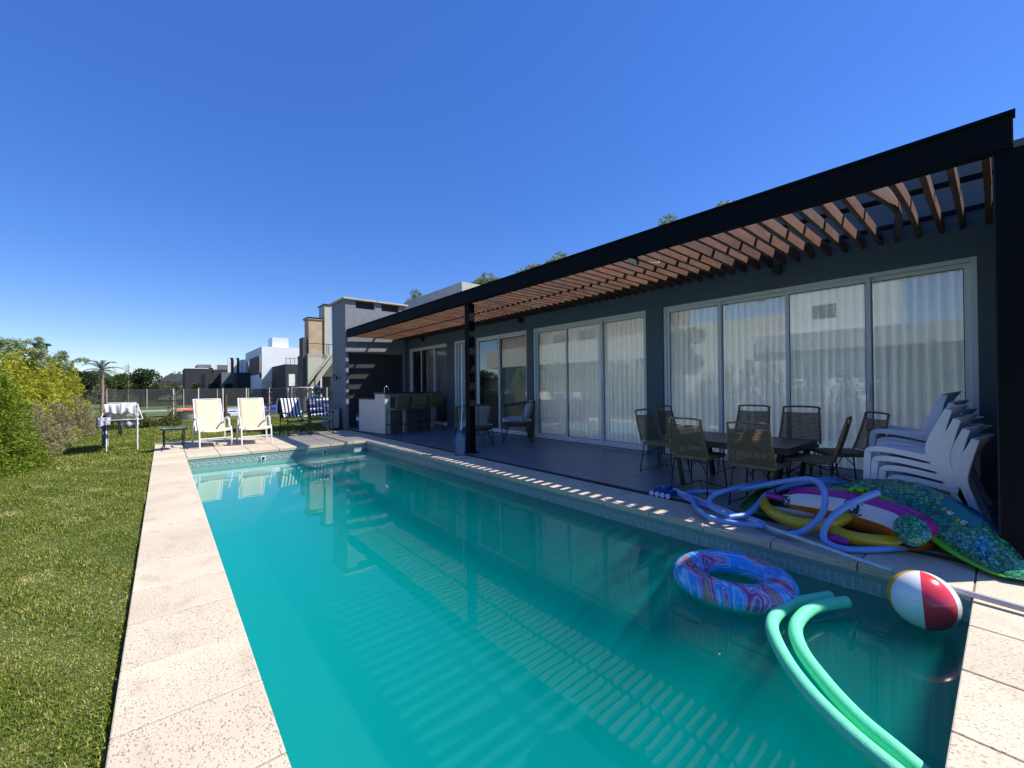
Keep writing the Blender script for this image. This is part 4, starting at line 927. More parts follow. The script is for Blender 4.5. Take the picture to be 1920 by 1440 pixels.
ck.inputs['Color1'].default_value = (.02, .12, .45, 1); ck.inputs['Color2'].default_value = (.02, .12, .45, 1); ck.inputs['Mortar'].default_value = (.6, .63, .68, 1); ck.inputs['Scale'].default_value = 9; ck.inputs['Mortar Size'].default_value = .28; ck.offset = 0; ck.inputs['Brick Width'].default_value = 1; ck.inputs['Row Height'].default_value = .9
mp = n.new('ShaderNodeMapping'); mp.inputs['Rotation'].default_value = (R(90), 0, 0); l.new(tc.outputs['Object'], mp.inputs[0]); l.new(mp.outputs[0], ck.inputs['Vector']); l.new(ck.outputs['Color'], b.inputs['Base Color'])
cloth('laundry', -.05, .26, .10, 1.03, .54, mbc, 'white cloth with blue squares, lowest on the rack', 4)
cloth('laundry', -.36, -.16, -.44, .76, .60, mat('navy_print_cotton', (.05, .05, .16), .9, col2=(.7, .7, .75), scale=22), 'navy and white printed swimsuit at the left end of the rack', 5, back=.15)
cloth('laundry', -.31, -.22, .02, .78, .14, M_CB, 'long slate blue trousers hanging down at the left leg', 6, back=.1)
cloth('laundry', -.10, -.02, .3, 1.03, .36, M_CG, 'grey trouser leg hanging at the back of the rack', 7, back=.1)

q = MB(); q.grid(lambda u, v: (-.27 + .54 * u, -.30 + 1.38 * v, 1.03 + .006 * math.sin(u * 9 + v * 4) - .012 * math.sin(v * 34) ** 2), 10, 40)
q.build('laundry', M_CW, loc=(-.70, 12.55, LZ), solid=.006, label='white sheet spread flat over the top of the rack', cat='laundry', group='laundry on the drying rack').rotation_euler = (0, 0, R(3))
cloth('laundry', -.26, .22, .55, 1.05, .62, M_CG, 'grey green shirt hanging at the back of the rack', 8, back=.3)

# ================================================================== bar counter and stools
bz0 = fz(5)
bar = thing('bar_counter', (4.55, 10.75, bz0), R(6), label='pale bar counter with dark worktop in front of the barbecue', cat='counter')
q = MB(); q.box(0, .0, 0, .07, .55, 1.08); q.box(0, .55, 0, .07, 1.5, .92); q.box(-.002 + .07, .0, 0, .16, .1, 1.08); q.build('end_panel', mat('bar_render', (.62, .59, .53), .85, var=.05, bump=.2, bscale=50), bar)
q = MB(); q.box(.16, .04, 0, 1.62, .12, 1.0); q.build('front_panel', mat('bar_front', (.075, .078, .06), .5, var=.4, scale=2.5, col2=(.15, .16, .14)), bar)
q = MB(); q.box(1.5, .035, 0, 1.62, .14, 1.0); q.box(.55, .032, .0, .68, .039, .95); q.build('pillar', mat('bar_render', (.5, .5, .45)), bar)
q = MB(); q.box(-.03, -.06, 1.08, 1.68, .6, 1.12); q.build('worktop', mat('dark_granite', (.03, .032, .035), .2, var=.3, scale=40), bar, bevel=.004)
q = MB(); q.box(-.02, .602, .92, 1.68, 1.5, .95); q.build('lower_worktop', MT['dark_granite'], bar)
q = MB(); q.box(.165, -.02, .98, 1.62, .04, 1.078); q.build('fascia', mat('steel_fascia', (.35, .37, .36), .35, metal=.6), bar)
q = MB(); q.tube(spline([(.16, .3, 1.12), (.16, .3, 1.24), (.20, .3, 1.28), (.26, .3, 1.27), (.28, .3, 1.2)], 4), .012, 7); q.build('tap', mat('chrome', (.7, .7, .7), .15, metal=1), bar)
M_ROPE = mat('olive_brown_cord', (.21, .145, .068), .75, var=.15, scale=20); M_ROPEL = mat('brown_cord', (.14, .09, .045), .7, var=.2, scale=20)
def bar_stool():
    t = thing('bar_stool', (0, 0, 0), label='bar stool with olive mesh back at the left end of the bar', cat='bar stool', group='bar stools along the counter')
    q = MB(); q.grid(lambda u, v: ((u - .5) * .44, -.2 + .40 * v, .70 - .02 * math.sin(u * math.pi)), 4, 4); q.build('seat', M_ROPE, t, solid=.045)
    q = MB(); q.grid(lambda u, v: ((u - .5) * (.44 - .03 * v), -.2 - .06 * v, .72 + .30 * v), 6, 4); q.build('backrest', M_ROPE, t, solid=.02)
    q = MB(); q.tube(spline([(-.22, -.2, .68), (-.22, -.23, .9), (-.19, -.27, 1.03), (0, -.275, 1.04), (.19, -.27, 1.03), (.22, -.23, .9), (.22, -.2, .68)], 4), .011, 6); q.build('back_frame', M_ROPE, t)
    for s in (-1, 1):
        for u in (-1, 1): MB().tube([(s * .21, u * .18, .69), (s * .235, u * .21, 0)], .009, 6).build('leg', M_BLACK, t)
    q = MB(); z = .28
    for a, b in (((-.225, -.2, z), (.225, -.2, z)), ((.225, -.2, z), (.225, .2, z)), ((.225, .2, z), (-.225, .2, z)), ((-.225, .2, z), (-.225, -.2, z))): q.tube([a, b], .007, 5)
    q.build('footrest', M_BLACK, t); return t
bs = bar_stool(); bs.location = (4.78, 10.42, fz(4.8)); bs.rotation_euler = (0, 0, R(8)); index_kids(bs)
copy_tree(bs, loc=(5.36, 10.52, fz(5.3)), rz=R(0), label='bar stool with olive mesh back in the middle of the bar')
copy_tree(bs, loc=(5.86, 10.6, fz(5.9)), rz=R(10), label='bar stool with olive mesh back at the right end of the bar')
bk = thing('bucket', (4.72, 13.0, fz(4.6)), label='blue bucket with a white lid beside the bar counter', cat='bucket')
q = MB(); q.lathe([(0, 0), (.11, 0), (.13, .26)], n=20); q.build('pail', mat('blue_plastic', (.01, .10, .42), .4), bk)
q = MB(); q.lathe([(.135, .26), (.14, .34), (.12, .36), (0, .37)], n=20); q.build('lid', M_WHITE, bk)
q = MB(); q.tube([(.14 * math.cos(a), 0, .34 + .14 * math.sin(a)) for a in [math.pi * k / 10 for k in range(11)]], .006, 5); q.build('handle', M_WHITE, bk)

# ================================================================== wicker armchairs
M_CUSH = mat('light_blue_grey_cushion', (.66, .69, .74), .9, var=.05, bump=.2, bscale=80)
def cushion(mb, w_, d, h, c=(0, 0, 0), rot=None, rnd=False):
    Rm = rot or Matrix.Identity(3); n = 8; vs = []
    def f(u, v, s):
        a, b = u * 2 - 1, v * 2 - 1
        if rnd: a, b = a * math.sqrt(1 - b * b / 2), b * math.sqrt(1 - a * a / 2)
        k = max(0, 1 - a * a - b * b) ** .5 if rnd else max(0, (1 - abs(a) ** 4)) ** .5 * max(0, (1 - abs(b) ** 4)) ** .5
        p = Vector((a * w_ / 2 * (1 - .05 * abs(b)), b * d / 2 * (1 - .05 * abs(a)), s * h / 2 * k)); return Rm @ p + Vector(c)
    mb.grid(lambda u, v: f(u, v, 1), n, n); mb.grid(lambda u, v: f(1 - u, v, -1), n, n); return mb
def wicker_chair(loc, rz, label):
    """local: front faces -y"""
    t = thing('wicker_armchair', loc, rz, label=label, cat='armchair', group='round corded armchairs on the terrace')
    def rim(a, z, k=1.): return Vector((.37 * k * math.cos(a), .34 * k * math.sin(a) + .02, z))
    A0, A1 = R(-52), R(232)
    def top(a): s = (a - A0) / (A1 - A0); return .70 + .10 * math.sin(math.pi * s) ** 1.2
    N = 26; q = MB(); q.tube([rim(A0 + (A1 - A0) * i / N, top(A0 + (A1 - A0) * i / N)) for i in range(N + 1)], .013, 7); q.build('top_rail', M_ROPEL if False else M_BLACK, t)
    q = MB(); q.tube([rim(A0 + (A1 - A0) * i / N, .33, .9) for i in range(N + 1)], .011, 6)
    q.tube([rim(A0, .33, .9), rim(A1, .33, .9)], .011, 6); q.build('seat_rail', M_BLACK, t)
    q = MB(); n = 62
    for i in range(n + 1):
        a = A0 + (A1 - A0) * i / n; q.tube([rim(a, top(a)), rim(a, .33, .9)], .0045 if i % 15 else .011, 4, cap=False)
    q.build('cords', M_ROPEL, t, kind='stuff')
    q = MB(); q.lathe([(0, .325), (.31, .33), (.31, .36), (0, .36)], n=20); q.build('seat_base', M_ROPE, t)
    q = MB(); cushion(q, .60, .58, .13, (0, .0, .42)); q.build('seat_cushion', M_CUSH, t)
    q = MB(); cushion(q, .46, .42, .14, (0, .22, .62), Matrix.Rotation(R(68), 3, 'X')); q.build('back_cushion', M_CUSH, t)
    for s in (-1, 1):
        for u in (-1, 1):
            q = MB(); q.tube([(s * .30, u * .16, .33), (s * .29, u * .27, .0), (s * .16, u * .30, .33)], .009, 5); q.build('leg', M_BLACK, t)
    q = MB(); q.tube(spline([(-.28, -.28, .3), (0, -.2, .22), (.28, -.28, .3)], 5), .006, 5); q.tube(spline([(-.28, .28, .3), (0, .2, .22), (.28, .28, .3)], 5), .006, 5); q.build('stretcher', M_BLACK, t)
    return t
wicker_chair((6.03, 7.05, fz(6)), R(-128), 'round corded armchair with pale cushions right of the column').scale = (1.13, 1.13, 1.1)
wicker_chair((5.0, 7.25, fz(5.0)), R(165), 'round corded armchair with pale cushions behind the column').scale = (1.13, 1.13, 1.1)

# pool net leaning on the column
nt_ = thing('leaf_skimmer', (4.36, 6.72, .0), label='blue pool skimmer net on a white pole leaning by the column', cat='pool net')
q = MB(); q.tube([(-.02, -.02, .52), (.03, .02, .9), (.06, .06, 2.12)], .012, 7); q.build('pole', M_WHITE, nt_)
q = MB(); pr_ = [(-.085, .0), (-.098, .30), (-.08, .38), (-.03, .46), (.0, .56), (.03, .46), (.08, .38), (.098, .30), (.085, .0)]
dirn = Vector((.76, -.64, 0)); pts = [dirn * a + Vector((-.06, -.03, b)) for a, b in pr_]
q.tube(pts + [pts[0]], .014, 6); q.bar(pts[3], pts[5], .02, .06); q.build('net_frame', mat('blue_net_plastic', (.01, .10, .42), .4), nt_)
q = MB(); q.add(pts, [tuple(range(len(pts)))]); q.build('net_mesh', mat('net_mesh', (.20, .26, .30), .9, var=.2, scale=40), nt_)

# ================================================================== dining set
TZ = .645
dt = thing('dining_table', (5.32, 2.10, fz(5.3)), label='dark rectangular dining table with brown edge between the corded chairs', cat='table')
z1 = TZ - fz(5.3)
for k in range(5): MB().box(-.5 + .2 * k + .002, -.66, z1 - .03, -.3 + .2 * k - .002, .66, z1).build('plank', mat('dark_table_top', (.055, .053, .05), .45, var=.25, scale=3, stretch=(12, 1, 1)), dt)
q = MB(); q.box(-.5, -.66, z1 - .07, -.47, .66, z1 - .031); q.box(.47, -.66, z1 - .07, .5, .66, z1 - .031); q.box(-.47, -.66, z1 - .07, .47, -.63, z1 - .031); q.box(-.47, .63, z1 - .07, .47, .66, z1 - .031)
q.build('apron', mat('table_edge_wood', (.09, .06, .035), .6, var=.2, scale=6), dt)
for s in (-1, 1):
    for u in (-1, 1): MB().bar((s * .43, u * .58, z1 - .03), (s * .40, u * .50, 0), .05, .05).build('leg', M_BLACK, dt)
def rope_chair():
    """local: seat faces +x, back at -x; height .86"""
    t = thing('dining_chair', (0, 0, 0), label='x', cat='chair', group='corded dining chairs round the table')
    q = MB(); q.box(-.22, -.21, .40, .25, .21, .445); q.build('seat', M_ROPE, t, bevel=.018)
    xb0, xb1, zb0, zb1 = -.22, -.34, .44, .87
    fp_ = [(xb0, -.215, zb0), (xb0 - .06, -.20, .62), (xb1 + .01, -.185, zb1 - .05), (xb1, -.16, zb1), (xb1, .16, zb1), (xb1 + .01, .185, zb1 - .05), (xb0 - .06, .20, .62), (xb0, .215, zb0)]
    q = MB(); q.tube(spline(fp_, 4), .0125, 6); q.build('back_frame', M_ROPE, t)
    q = MB(); n = 23
    for i in range(n):
        k = i / (n - 1); z = .46 + .34 * k; x = xb0 - (z - .44) / .43 * .12 ; wv = .21 - .025 * k
        q.tube([(x - .004, -wv, z), (x + .022 * 1, 0, z - .004), (x - .004, wv, z)], .0066, 4, cap=False)
    q.build('cords', M_ROPE, t, kind='stuff')
    for u in (-1, 1):
        MB().tube([(-.20, u * .19, .41), (-.25, u * .215, 0)], .008, 6).build('leg', M_BLACK, t)
        MB().tube([(.20, u * .19, .41), (.25, u * .215, 0)], .008, 6).build('leg', M_BLACK, t)
    q = MB()
    for a, b in (((-.245, -.21, .03), (0, 0, .13)), ((-.245, .21, .03), (0, 0, .13)), ((.245, -.21, .03), (0, 0, .13)), ((.245, .21, .03), (0, 0, .13)), ((-.22, -.2, .24), (.0, 0, .39)), ((.22, .2, .24), (0, 0, .39))): q.tube([a, b], .006, 5)
    q.build('brace', M_BLACK, t); return t
rc = rope_chair(); index_kids(rc)
chairs = [(4.83, 2.36, 0, 1.0, 'corded chair at the poolside of the table, left one'), (4.76, 1.68, 2, 1.0, 'corded chair at the poolside of the table, in front of the table centre'),
          (5.36, 3.10, -92, 1.0, 'corded chair at the far end of the table, nearer the pool'), (5.98, 3.16, -97, 1.0, 'corded chair at the far end of the table, nearer the glass'),
          (5.95, 2.30, 178, 1.04, 'corded chair against the glass side, left one'), (5.98, 1.72, 183, 1.04, 'corded chair against the glass side, right one'),
          (5.36, 1.40, 96, 1.0, 'corded chair at the near end of the table seen from its side'), (5.92, 1.22, 130, 1.0, 'corded chair turned away beside the white chair stack')]
for i, (x, y, a, s, lb) in enumerate(chairs):
    if i == 0: rc.location = (x, y, fz(x)); rc.rotation_euler = (0, 0, R(a)); rc['label'] = lb
    else: copy_tree(rc, loc=(x, y, fz(x)), rz=R(a), label=lb, scale=(s, s, s))

# ================================================================== stacked white plastic chairs
M_PLA = mat('white_plastic', (.88, .88, .88), .38, var=.02)
def plastic_chair():
    """local: seat faces +y; rear feet at y=0; armless with broad flat side bands"""
    t = thing('plastic_chair', (0, 0, 0), label='x', cat='plastic chair', group='stacked white plastic chairs')
    def bandmesh(pts, wds, th, x):
        q = MB(); n = len(pts); vs = []
        for i, p in enumerate(pts):
            dd = (pts[min(i + 1, n - 1)] - pts[max(i - 1, 0)]).normalized(); nn = Vector((0, -dd.z, dd.y)); wd = wds[i]
            for a, b_ in ((-th, -wd), (th, -wd), (th, wd), (-th, wd)): vs.append(p + Vector((a, 0, 0)) + nn * b_)
        q.add(vs, [(i * 4 + a, i * 4 + (a + 1) % 4, (i + 1) * 4 + (a + 1) % 4, (i + 1) * 4 + a) for i in range(n - 1) for a in range(4)] + [(3, 2, 1, 0), (4 * n - 4, 4 * n - 3, 4 * n - 2, 4 * n - 1)]); return q
    for s in (-1, 1):
        x = .235 * s
        P1 = spline([(x, -.06, 0), (x, .02, .20), (x, .085, .37), (x, .09, .47), (x * .97, .045, .63), (x * .93, .0, .77)], 5); n = len(P1)
        bandmesh(P1, [.026 + .026 * math.sin(math.pi * min(1, i / (n - 1) * 1.05)) ** 1.5 for i in range(n)], .014, x).build('rear_leg', M_PLA, t, bevel=.008)
        P2 = spline([(x * 1.05, .535, 0), (x * 1.05, .53, .20), (x * 1.05, .522, .345), (x * 1.05, .505, .380), (x * 1.05, .46, .392), (x * 1.05, .36, .388), (x * 1.03, .20, .36), (x * 1.0, .10, .335)], 4)
        bandmesh(P2, [.024] * len(P2), .018, x).build('front_leg', M_PLA, t, bevel=.006)
    q = MB(); q.grid(lambda u, v: ((u - .5) * .47, .10 + .41 * v, .375 + .015 * v - .022 * math.sin(u * math.pi) * math.sin(v * math.pi) - (.04 if v > .99 else 0)), 8, 8); q.build('seat', M_PLA, t, solid=.012)
    q = MB(); q.grid(lambda u, v: ((u - .5) * (.47 - .05 * v), .105 - .03 * v - .07 * v * v - .10 * math.sin(u * math.pi) * (.2 + .8 * v), .40 + .38 * v + .02 * math.sin(u * math.pi) * v), 12, 8); q.build('backrest', M_PLA, t, solid=.012)
    return t
pc = plastic_chair(); index_kids(pc)
names = ['bottom', 'second', 'third', 'top']
first = True
for st_, (bx0, by0, cnt, dz0, who) in enumerate([(5.26, .15, 4, 0, 'nearer'), (5.92, .17, 5, 0, 'farther')]):
    nn_ = names if cnt == 4 else ['bottom', 'second', 'third', 'fourth', 'top']
    for k in range(cnt):
        loc = (bx0 + .006 * (k % 2), by0 + .03 + .050 * k, fz(bx0) + dz0 + .080 * k); lb = '%s white plastic chair of the %s stack at the right' % (nn_[k], who)
        if first: pc.location = loc; pc['label'] = lb; first = False
        else: copy_tree(pc, loc=loc, label=lb)

# ================================================================== pool toys and cleaning gear
def ribbed(name, col_a, col_b, axis_scale):
    return mat(name, col_a, .45, col2=col_b, scale=3)
M_HOSE = mat('blue_hose', (.17, .32, .70), .42, col2=(.27, .44, .80), scale=2.5)
def hose(pts, r=.026):
    P2 = spline(pts, 40); L = [0]
    for a, b in zip(P2[:-1], P2[1:]): L.append(L[-1] + (b - a).length)
    N = int(L[-1] / .0055); out = []; j = 0
    for i in range(N):
        s = L[-1] * i / (N - 1)
        while j < len(L) - 2 and L[j + 1] < s: j += 1
        f = (s - L[j]) / max(1e-6, L[j + 1] - L[j]); out.append(P2[j].lerp(P2[j + 1], min(1, f)))
    return out, [r * (1.0 if i % 2 else .87) for i in range(N)]
hs1 = thing('pool_hose', (4.2, 1.6, 0), label='long blue ribbed vacuum hose looped over the coping and the floats', cat='hose')
def off(pts, c): return [Vector(p) - Vector(c) for p in pts]
HC = (4.2, 1.6, 0)
for path in ([(4.66, 2.60, .06), (4.471, 2.355, .04), (4.325, 2.064, .04), (4.247, 1.765, .04), (4.07, 1.442, .04), (3.98, 1.227, .046), (4.06, 1.116, .075), (4.12, 1.019, .19), (4.2, .993, .30), (4.28, 1.018, .391), (4.36, 1.075, .437), (4.42, 1.168, .445), (4.5, 1.382, .373), (4.56, 1.685, .253), (4.6, 1.963, .151), (4.66, 2.25, .09), (4.55, 2.36, .07), (4.38, 2.22, .07), (4.098, 2.03, .06), (3.93, 1.812, .05), (3.90, 1.589, .06), (3.98, 1.40, .07)],
             [(3.98, 1.40, .07), (4.10, 1.45, .06), (4.12, 1.60, .07), (4.06, 1.72, .08), (4.101, 1.879, .10), (4.24, 1.96, .14), (4.378, 1.922, .19), (4.626, 1.76, .25), (4.80, 1.576, .29), (4.88, 1.363, .33), (5.08, 1.172, .34), (5.25, 1.087, .30), (5.25, .92, .2)],
             [(3.94, 1.66, .09), (4.121, 1.571, .10), (4.40, 1.57, .14), (4.56, 1.548, .21), (4.70, 1.407, .29), (4.85, 1.218, .34), (5.02, 1.049, .32), (5.2, .854, .2)],
             [(4.72, .36, .04), (4.445, .50, .03), (4.166, .66, .03), (4.0, .82, .03), (3.972, .936, .06), (4.006, .957, .13), (4.046, .913, .24), (4.149, .832, .33), (4.243, .75, .39), (4.333, .68, .43)]):
    p, r = hose(path); q = MB(); q.tube(off(p, HC), r, 10); q.build('hose_loop', M_HOSE, hs1)
vc = thing('pool_vacuum', (4.66, 2.66, .05), label='blue vacuum head with white wheels at the end of the hose', cat='pool vacuum')
M_BLUP = mat('deep_blue_plastic', (.004, .055, .32), .3); M_PLW = mat('clear_wheel', (.6, .7, .8), .25)
for k in range(4):
    a_ = Vector((-.26, .05 - .068 * k, -.015)); b_ = Vector((-.07, .05 - .068 * k, .005))
    MB().tube([a_, b_], .027, 12).build('body_section', M_BLUP, vc)
    for e in (a_ + Vector((-.012, 0, 0)), b_ + Vector((.012, 0, 0))): MB().tube([e - Vector((.008, 0, 0)), e + Vector((.008, 0, 0))], .029, 12).build('wheel', M_PLW, vc)
MB().box(-.20, -.18, .005, -.12, .07, .03).build('cross_plate', M_BLUP, vc, bevel=.006)
q = MB(); q.tube([(-.14, -.06, .03), (-.02, -.08, .04)], .02, 8); q.build('swivel', M_BLUP, vc)
tp_ = thing('telescopic_pole', (4.62, 2.62, .07), label='long pale aluminium pole lying along the coping', cat='pole')
q = MB(); q.tube(off([(4.62, 2.60, .075), (4.0, 1.333, .06), (3.775, .731, .05), (3.742, .52, .04)], (4.62, 2.62, .07)), .016, 10); q.build('tube', mat('pale_aluminium', (.55, .60, .64), .35, metal=.3), tp_)
q = MB(); q.tube(off([(3.742, .52, .04), (3.70, .30, .036), (3.67, -.10, .03)], (4.62, 2.62, .07)), .0185, 10); q.build('grip', mat('grey_grip', (.42, .41, .42), .5), tp_)

def vinyl(name, c, rough=.22): return mat(name, c, rough, spec=.6, bump=.25, bscale=6)
V_MAG = vinyl('magenta_vinyl', (.42, .02, .28)); V_WHT = vinyl('white_vinyl', (.72, .66, .68)); V_YEL = vinyl('yellow_vinyl', (.62, .40, .01)); V_ORG = vinyl('orange_vinyl_print', (.45, .13, .02)); V_NAV = vinyl('navy_print', (.01, .02, .05))
V_PNK = vinyl('pale_pink_vinyl', (.70, .45, .50)); V_GRN = vinyl('dark_green_vinyl', (.005, .10, .02)); V_LIM = vinyl('lime_vinyl', (.12, .50, .01))
# big striped float: bands by angle round the body
fb = thing('striped_float', (4.45, .9, 0), label='large magenta, white and orange inflatable with printed eyes lying on the heap', cat='pool float')
ax = spline(off([(4.50, 1.36, .19), (4.52, 1.22, .20), (4.53, .99, .205), (4.54, .78, .19), (4.50, .58, .165), (4.44, .46, .13), (4.40, .40, .11)], (4.45, .9, 0)), 5)
def body_r(k): return .168 * (max(0, 1 - (2 * k - 1) ** 4) ** .5 * .9 + .08)
def bands(parent, axis, rad, segs):
    """split an inflated tube into printed panels; segs: (angle0, angle1, material, name)"""
    N = len(axis)
    for a0, a1, m, nm in segs:
        vs = []; n = max(3, int((a1 - a0) / 12))
        for i, p in enumerate(axis):
            d = (axis[min(i + 1, N - 1)] - axis[max(i - 1, 0)]).normalized(); side = d.cross(Vector((0, 0, 1))).normalized(); up = side.cross(d); r = rad(i / (N - 1))
            for j in range(n + 1):
                a = R(a0 + (a1 - a0) * j / n); vs.append(p + (side * math.cos(a) + up * math.sin(a)) * r)
        fs = [(i * (n + 1) + j, i * (n + 1) + j + 1, (i + 1) * (n + 1) + j + 1, (i + 1) * (n + 1) + j) for i in range(N - 1) for j in range(n)]
        q = MB(); q.add(vs, fs, True); q.build(nm, m, parent)
# camera side of the body is -x : side vector points to -x when the axis runs towards -y
bands(fb, ax, body_r, [(45, 200, V_MAG, 'magenta_panel'), (2, 45, V_WHT, 'white_panel'), (-40, 2, V_ORG, 'orange_panel'), (-160, -40, V_ORG, 'orange_panel')])
def eye(k, a_c, w_, h):
    i = int(k * (len(ax) - 1)); p = ax[i]; d = (ax[i + 1] - ax[i - 1]).normalized(); side = d.cross(Vector((0, 0, 1))).normalized(); up = side.cross(d); r = body_r(k) + .003
    def pt(u, v, e=0): a = R(a_c) + v / r; return p + d * u + (side * math.cos(a) + up * math.sin(a)) * (r + e)
    for (mm, sx, sz, ou, ov, e) in ((V_NAV, w_, h, 0, 0, 0), (V_WHT, w_ * .86, h * .86, 0, 0, .0015), (V_NAV, w_ * .74, h * .76, -.004, -.004, .003), (V_WHT, w_ * .16, h * .2, .012, .014, .0045), (V_WHT, w_ * .14, h * .14, -.004, -.014, .0045)):
        q = MB(); N = 16; q.add([pt(ou + sx * .5 * math.copysign(abs(math.cos(t)) ** .5, math.cos(t)), ov + sz * .5 * math.copysign(abs(math.sin(t)) ** .5, math.sin(t)), e) for t in [2 * math.pi * i / N for i in range(N)]], [tuple(range(N))]); q.build('eye_print', mm, fb)
eye(.44, 24, .125, .13); eye(.06, 22, .07, .11)
q = MB()
i = int(.82 * (len(ax) - 1)); p = ax[i]; d = (ax[i + 1] - ax[i - 1]).normalized(); side = d.cross(Vector((0, 0, 1))).normalized(); up = side.cross(d)
q.tube([p + (side * math.cos(R(a)) + up * math.sin(R(a))) * (body_r(.82) + .001) for a in range(-35, 46, 8)], .003, 4); q.build('seam', V_NAV, fb)
# yellow ring floats under it
yf = thing('yellow_float', (4.35, 1.2, 0), label='yellow and magenta inflatable ring at the pool end of the heap', cat='pool float')
p1 = spline(off([(4.52, 1.56, .17), (4.38, 1.50, .14), (4.25, 1.36, .11), (4.18, 1.18, .10), (4.22, 1.04, .11), (4.31, .93, .15), (4.42, .87, .19)], (4.35, 1.2, 0)), 5)
bands(yf, p1, lambda k: .052 * (.5 + .5 * math.sin(math.pi * min(1, max(0, k))) ** .4), [(-60, 200, V_YEL, 'yellow_tube'), (-160, -60, V_PNK, 'pink_underside')])
p2 = spline(off([(4.56, 1.55, .20), (4.50, 1.42, .21), (4.46, 1.28, .19), (4.42, 1.14, .15), (4.40, 1.02, .11)], (4.35, 1.2, 0)), 5)
q = MB(); q.tube(p2, .034, 10); q.build('magenta_tube', V_MAG, yf)
q = MB(); cushion(q, .20, .42, .05, (.08, .08, .10), Matrix.Rotation(R(35), 3, 'Y')); q.build('white_seat', V_WHT, yf)
yf2 = thing('yellow_float', (4.3, .7, 0), label='flatter yellow inflatable tube squashed under the striped float', cat='pool float')
p3 = spline(off([(4.36, 1.02, .10), (4.24, .92, .075), (4.20, .80, .07), (4.27, .66, .065), (4.40, .54, .06), (4.52, .46, .05)], (4.3, .7, 0)), 5)
q = MB(); q.tube(p3, [.052] * len(p3), 12); q.build('yellow_tube', V_YEL, yf2); q = MB(); cushion(q, .12, .16, .06, (-.13, .20, .04)); q.build('pink_flap', V_MAG, yf2); q = MB(); cushion(q, .34, .5, .05, (.16, .0, .06)); q.build('violet_sheet', vinyl('violet_vinyl', (.06, .008, .03)), yf2)
gf = thing('green_float', (4.6, 1.5, 0), label='dark green deflated inflatable lying behind the yellow ring', cat='pool float')
q = MB(); cushion(q, .55, .62, .12, (.12, -.02, .12), Matrix.Rotation(R(-14), 3, 'Y')); q.build('sheet', V_GRN, gf); q = MB(); cushion(q, .14, .4, .05, (-.17, .0, .06)); q.build('lime_flap', vinyl('green_vinyl', (.02, .22, .03)), gf)
# crocodile skin float
def croc_mat():
    m = mat('scale_print_vinyl', (.02, .15, .12), .20, spec=.6, bump=.35, bscale=7); n, l, b = nodes_of(m)
    tc = n.new('ShaderNodeTexCoord'); vo = n.new('ShaderNodeTexVoronoi'); vo.feature = 'DISTANCE_TO_EDGE'; vo.inputs['Scale'].default_value = 38; l.new(tc.outputs['Object'], vo.inputs['Vector'])
    vc_ = n.new('ShaderNodeTexVoronoi'); vc_.inputs['Scale'].default_value = 38; l.new(tc.outputs['Object'], vc_.inputs['Vector'])
    nz = n.new('ShaderNodeTexNoise'); nz.inputs['Scale'].default_value = 5; nz.inputs['Detail'].default_value = 2; l.new(tc.outputs['Object'], nz.inputs['Vector'])
    cr = n.new('ShaderNodeValToRGB'); e = cr.color_ramp.elements; e[0].position = .38; e[0].color = (.014, .19, .11, 1); e[1].position = .72; e[1].color = (.04, .27, .42, 1); z = e.new(.5); z.color = (.07, .30, .11, 1)
    l.new(nz.outputs['Fac'], cr.inputs[0])
    hv = n.new('ShaderNodeHueSaturation'); sr = n.new('ShaderNodeSeparateXYZ'); l.new(vc_.outputs['Color'], sr.inputs[0]); mr0 = n.new('ShaderNodeMapRange'); mr0.inputs[3].default_value = .6; mr0.inputs[4].default_value = 1.7; l.new(sr.outputs['X'], mr0.inputs[0]); l.new(mr0.outputs[0], hv.inputs['Value']); l.new(cr.outputs[0], hv.inputs['Color'])
    mr = n.new('ShaderNodeMapRange'); mr.inputs[1].default_value = .02; mr.inputs[2].default_value = .12; l.new(vo.outputs['Distance'], mr.inputs[0])
    mx = n.new('ShaderNodeMix'); mx.data_type = 'RGBA'; l.new(mr.outputs[0], mx.inputs[0]); mx.inputs[6].default_value = (.004, .03, .045, 1); l.new(hv.outputs[0], mx.inputs[7]); l.new(mx.outputs[2], b.inputs['Base Color']); return m
M_CROC = croc_mat(); V_BLUV = vinyl('petrol_blue_vinyl', (.01, .11, .22))
cf = thing('crocodile_float', (4.6, .45, 0), label='scale printed green and blue crocodile inflatable draped over the heap', cat='pool float')
O = (4.6, .45, 0)
spine = spline(off([(4.60, 1.16, .35), (4.74, 1.0, .365), (4.84, .86, .37), (4.86, .66, .35), (4.80, .47, .31), (4.70, .30, .25), (4.58, .15, .18), (4.44, .02, .10), (4.36, -.05, .05)], O), 5)
edge = spline(off([(4.59, 1.15, .34), (4.64, 1.0, .35), (4.72, .84, .345), (4.66, .64, .31), (4.53, .48, .20), (4.42, .36, .12), (4.34, .25, .07), (4.24, .12, .04), (4.20, .03, .03)], O), 5)
back = spline(off([(4.62, 1.17, .34), (4.76, 1.03, .35), (4.90, .87, .33), (5.00, .66, .27), (4.98, .44, .20), (4.86, .24, .14), (4.68, .09, .08), (4.50, -.02, .04), (4.36, -.07, .03)], O), 5)
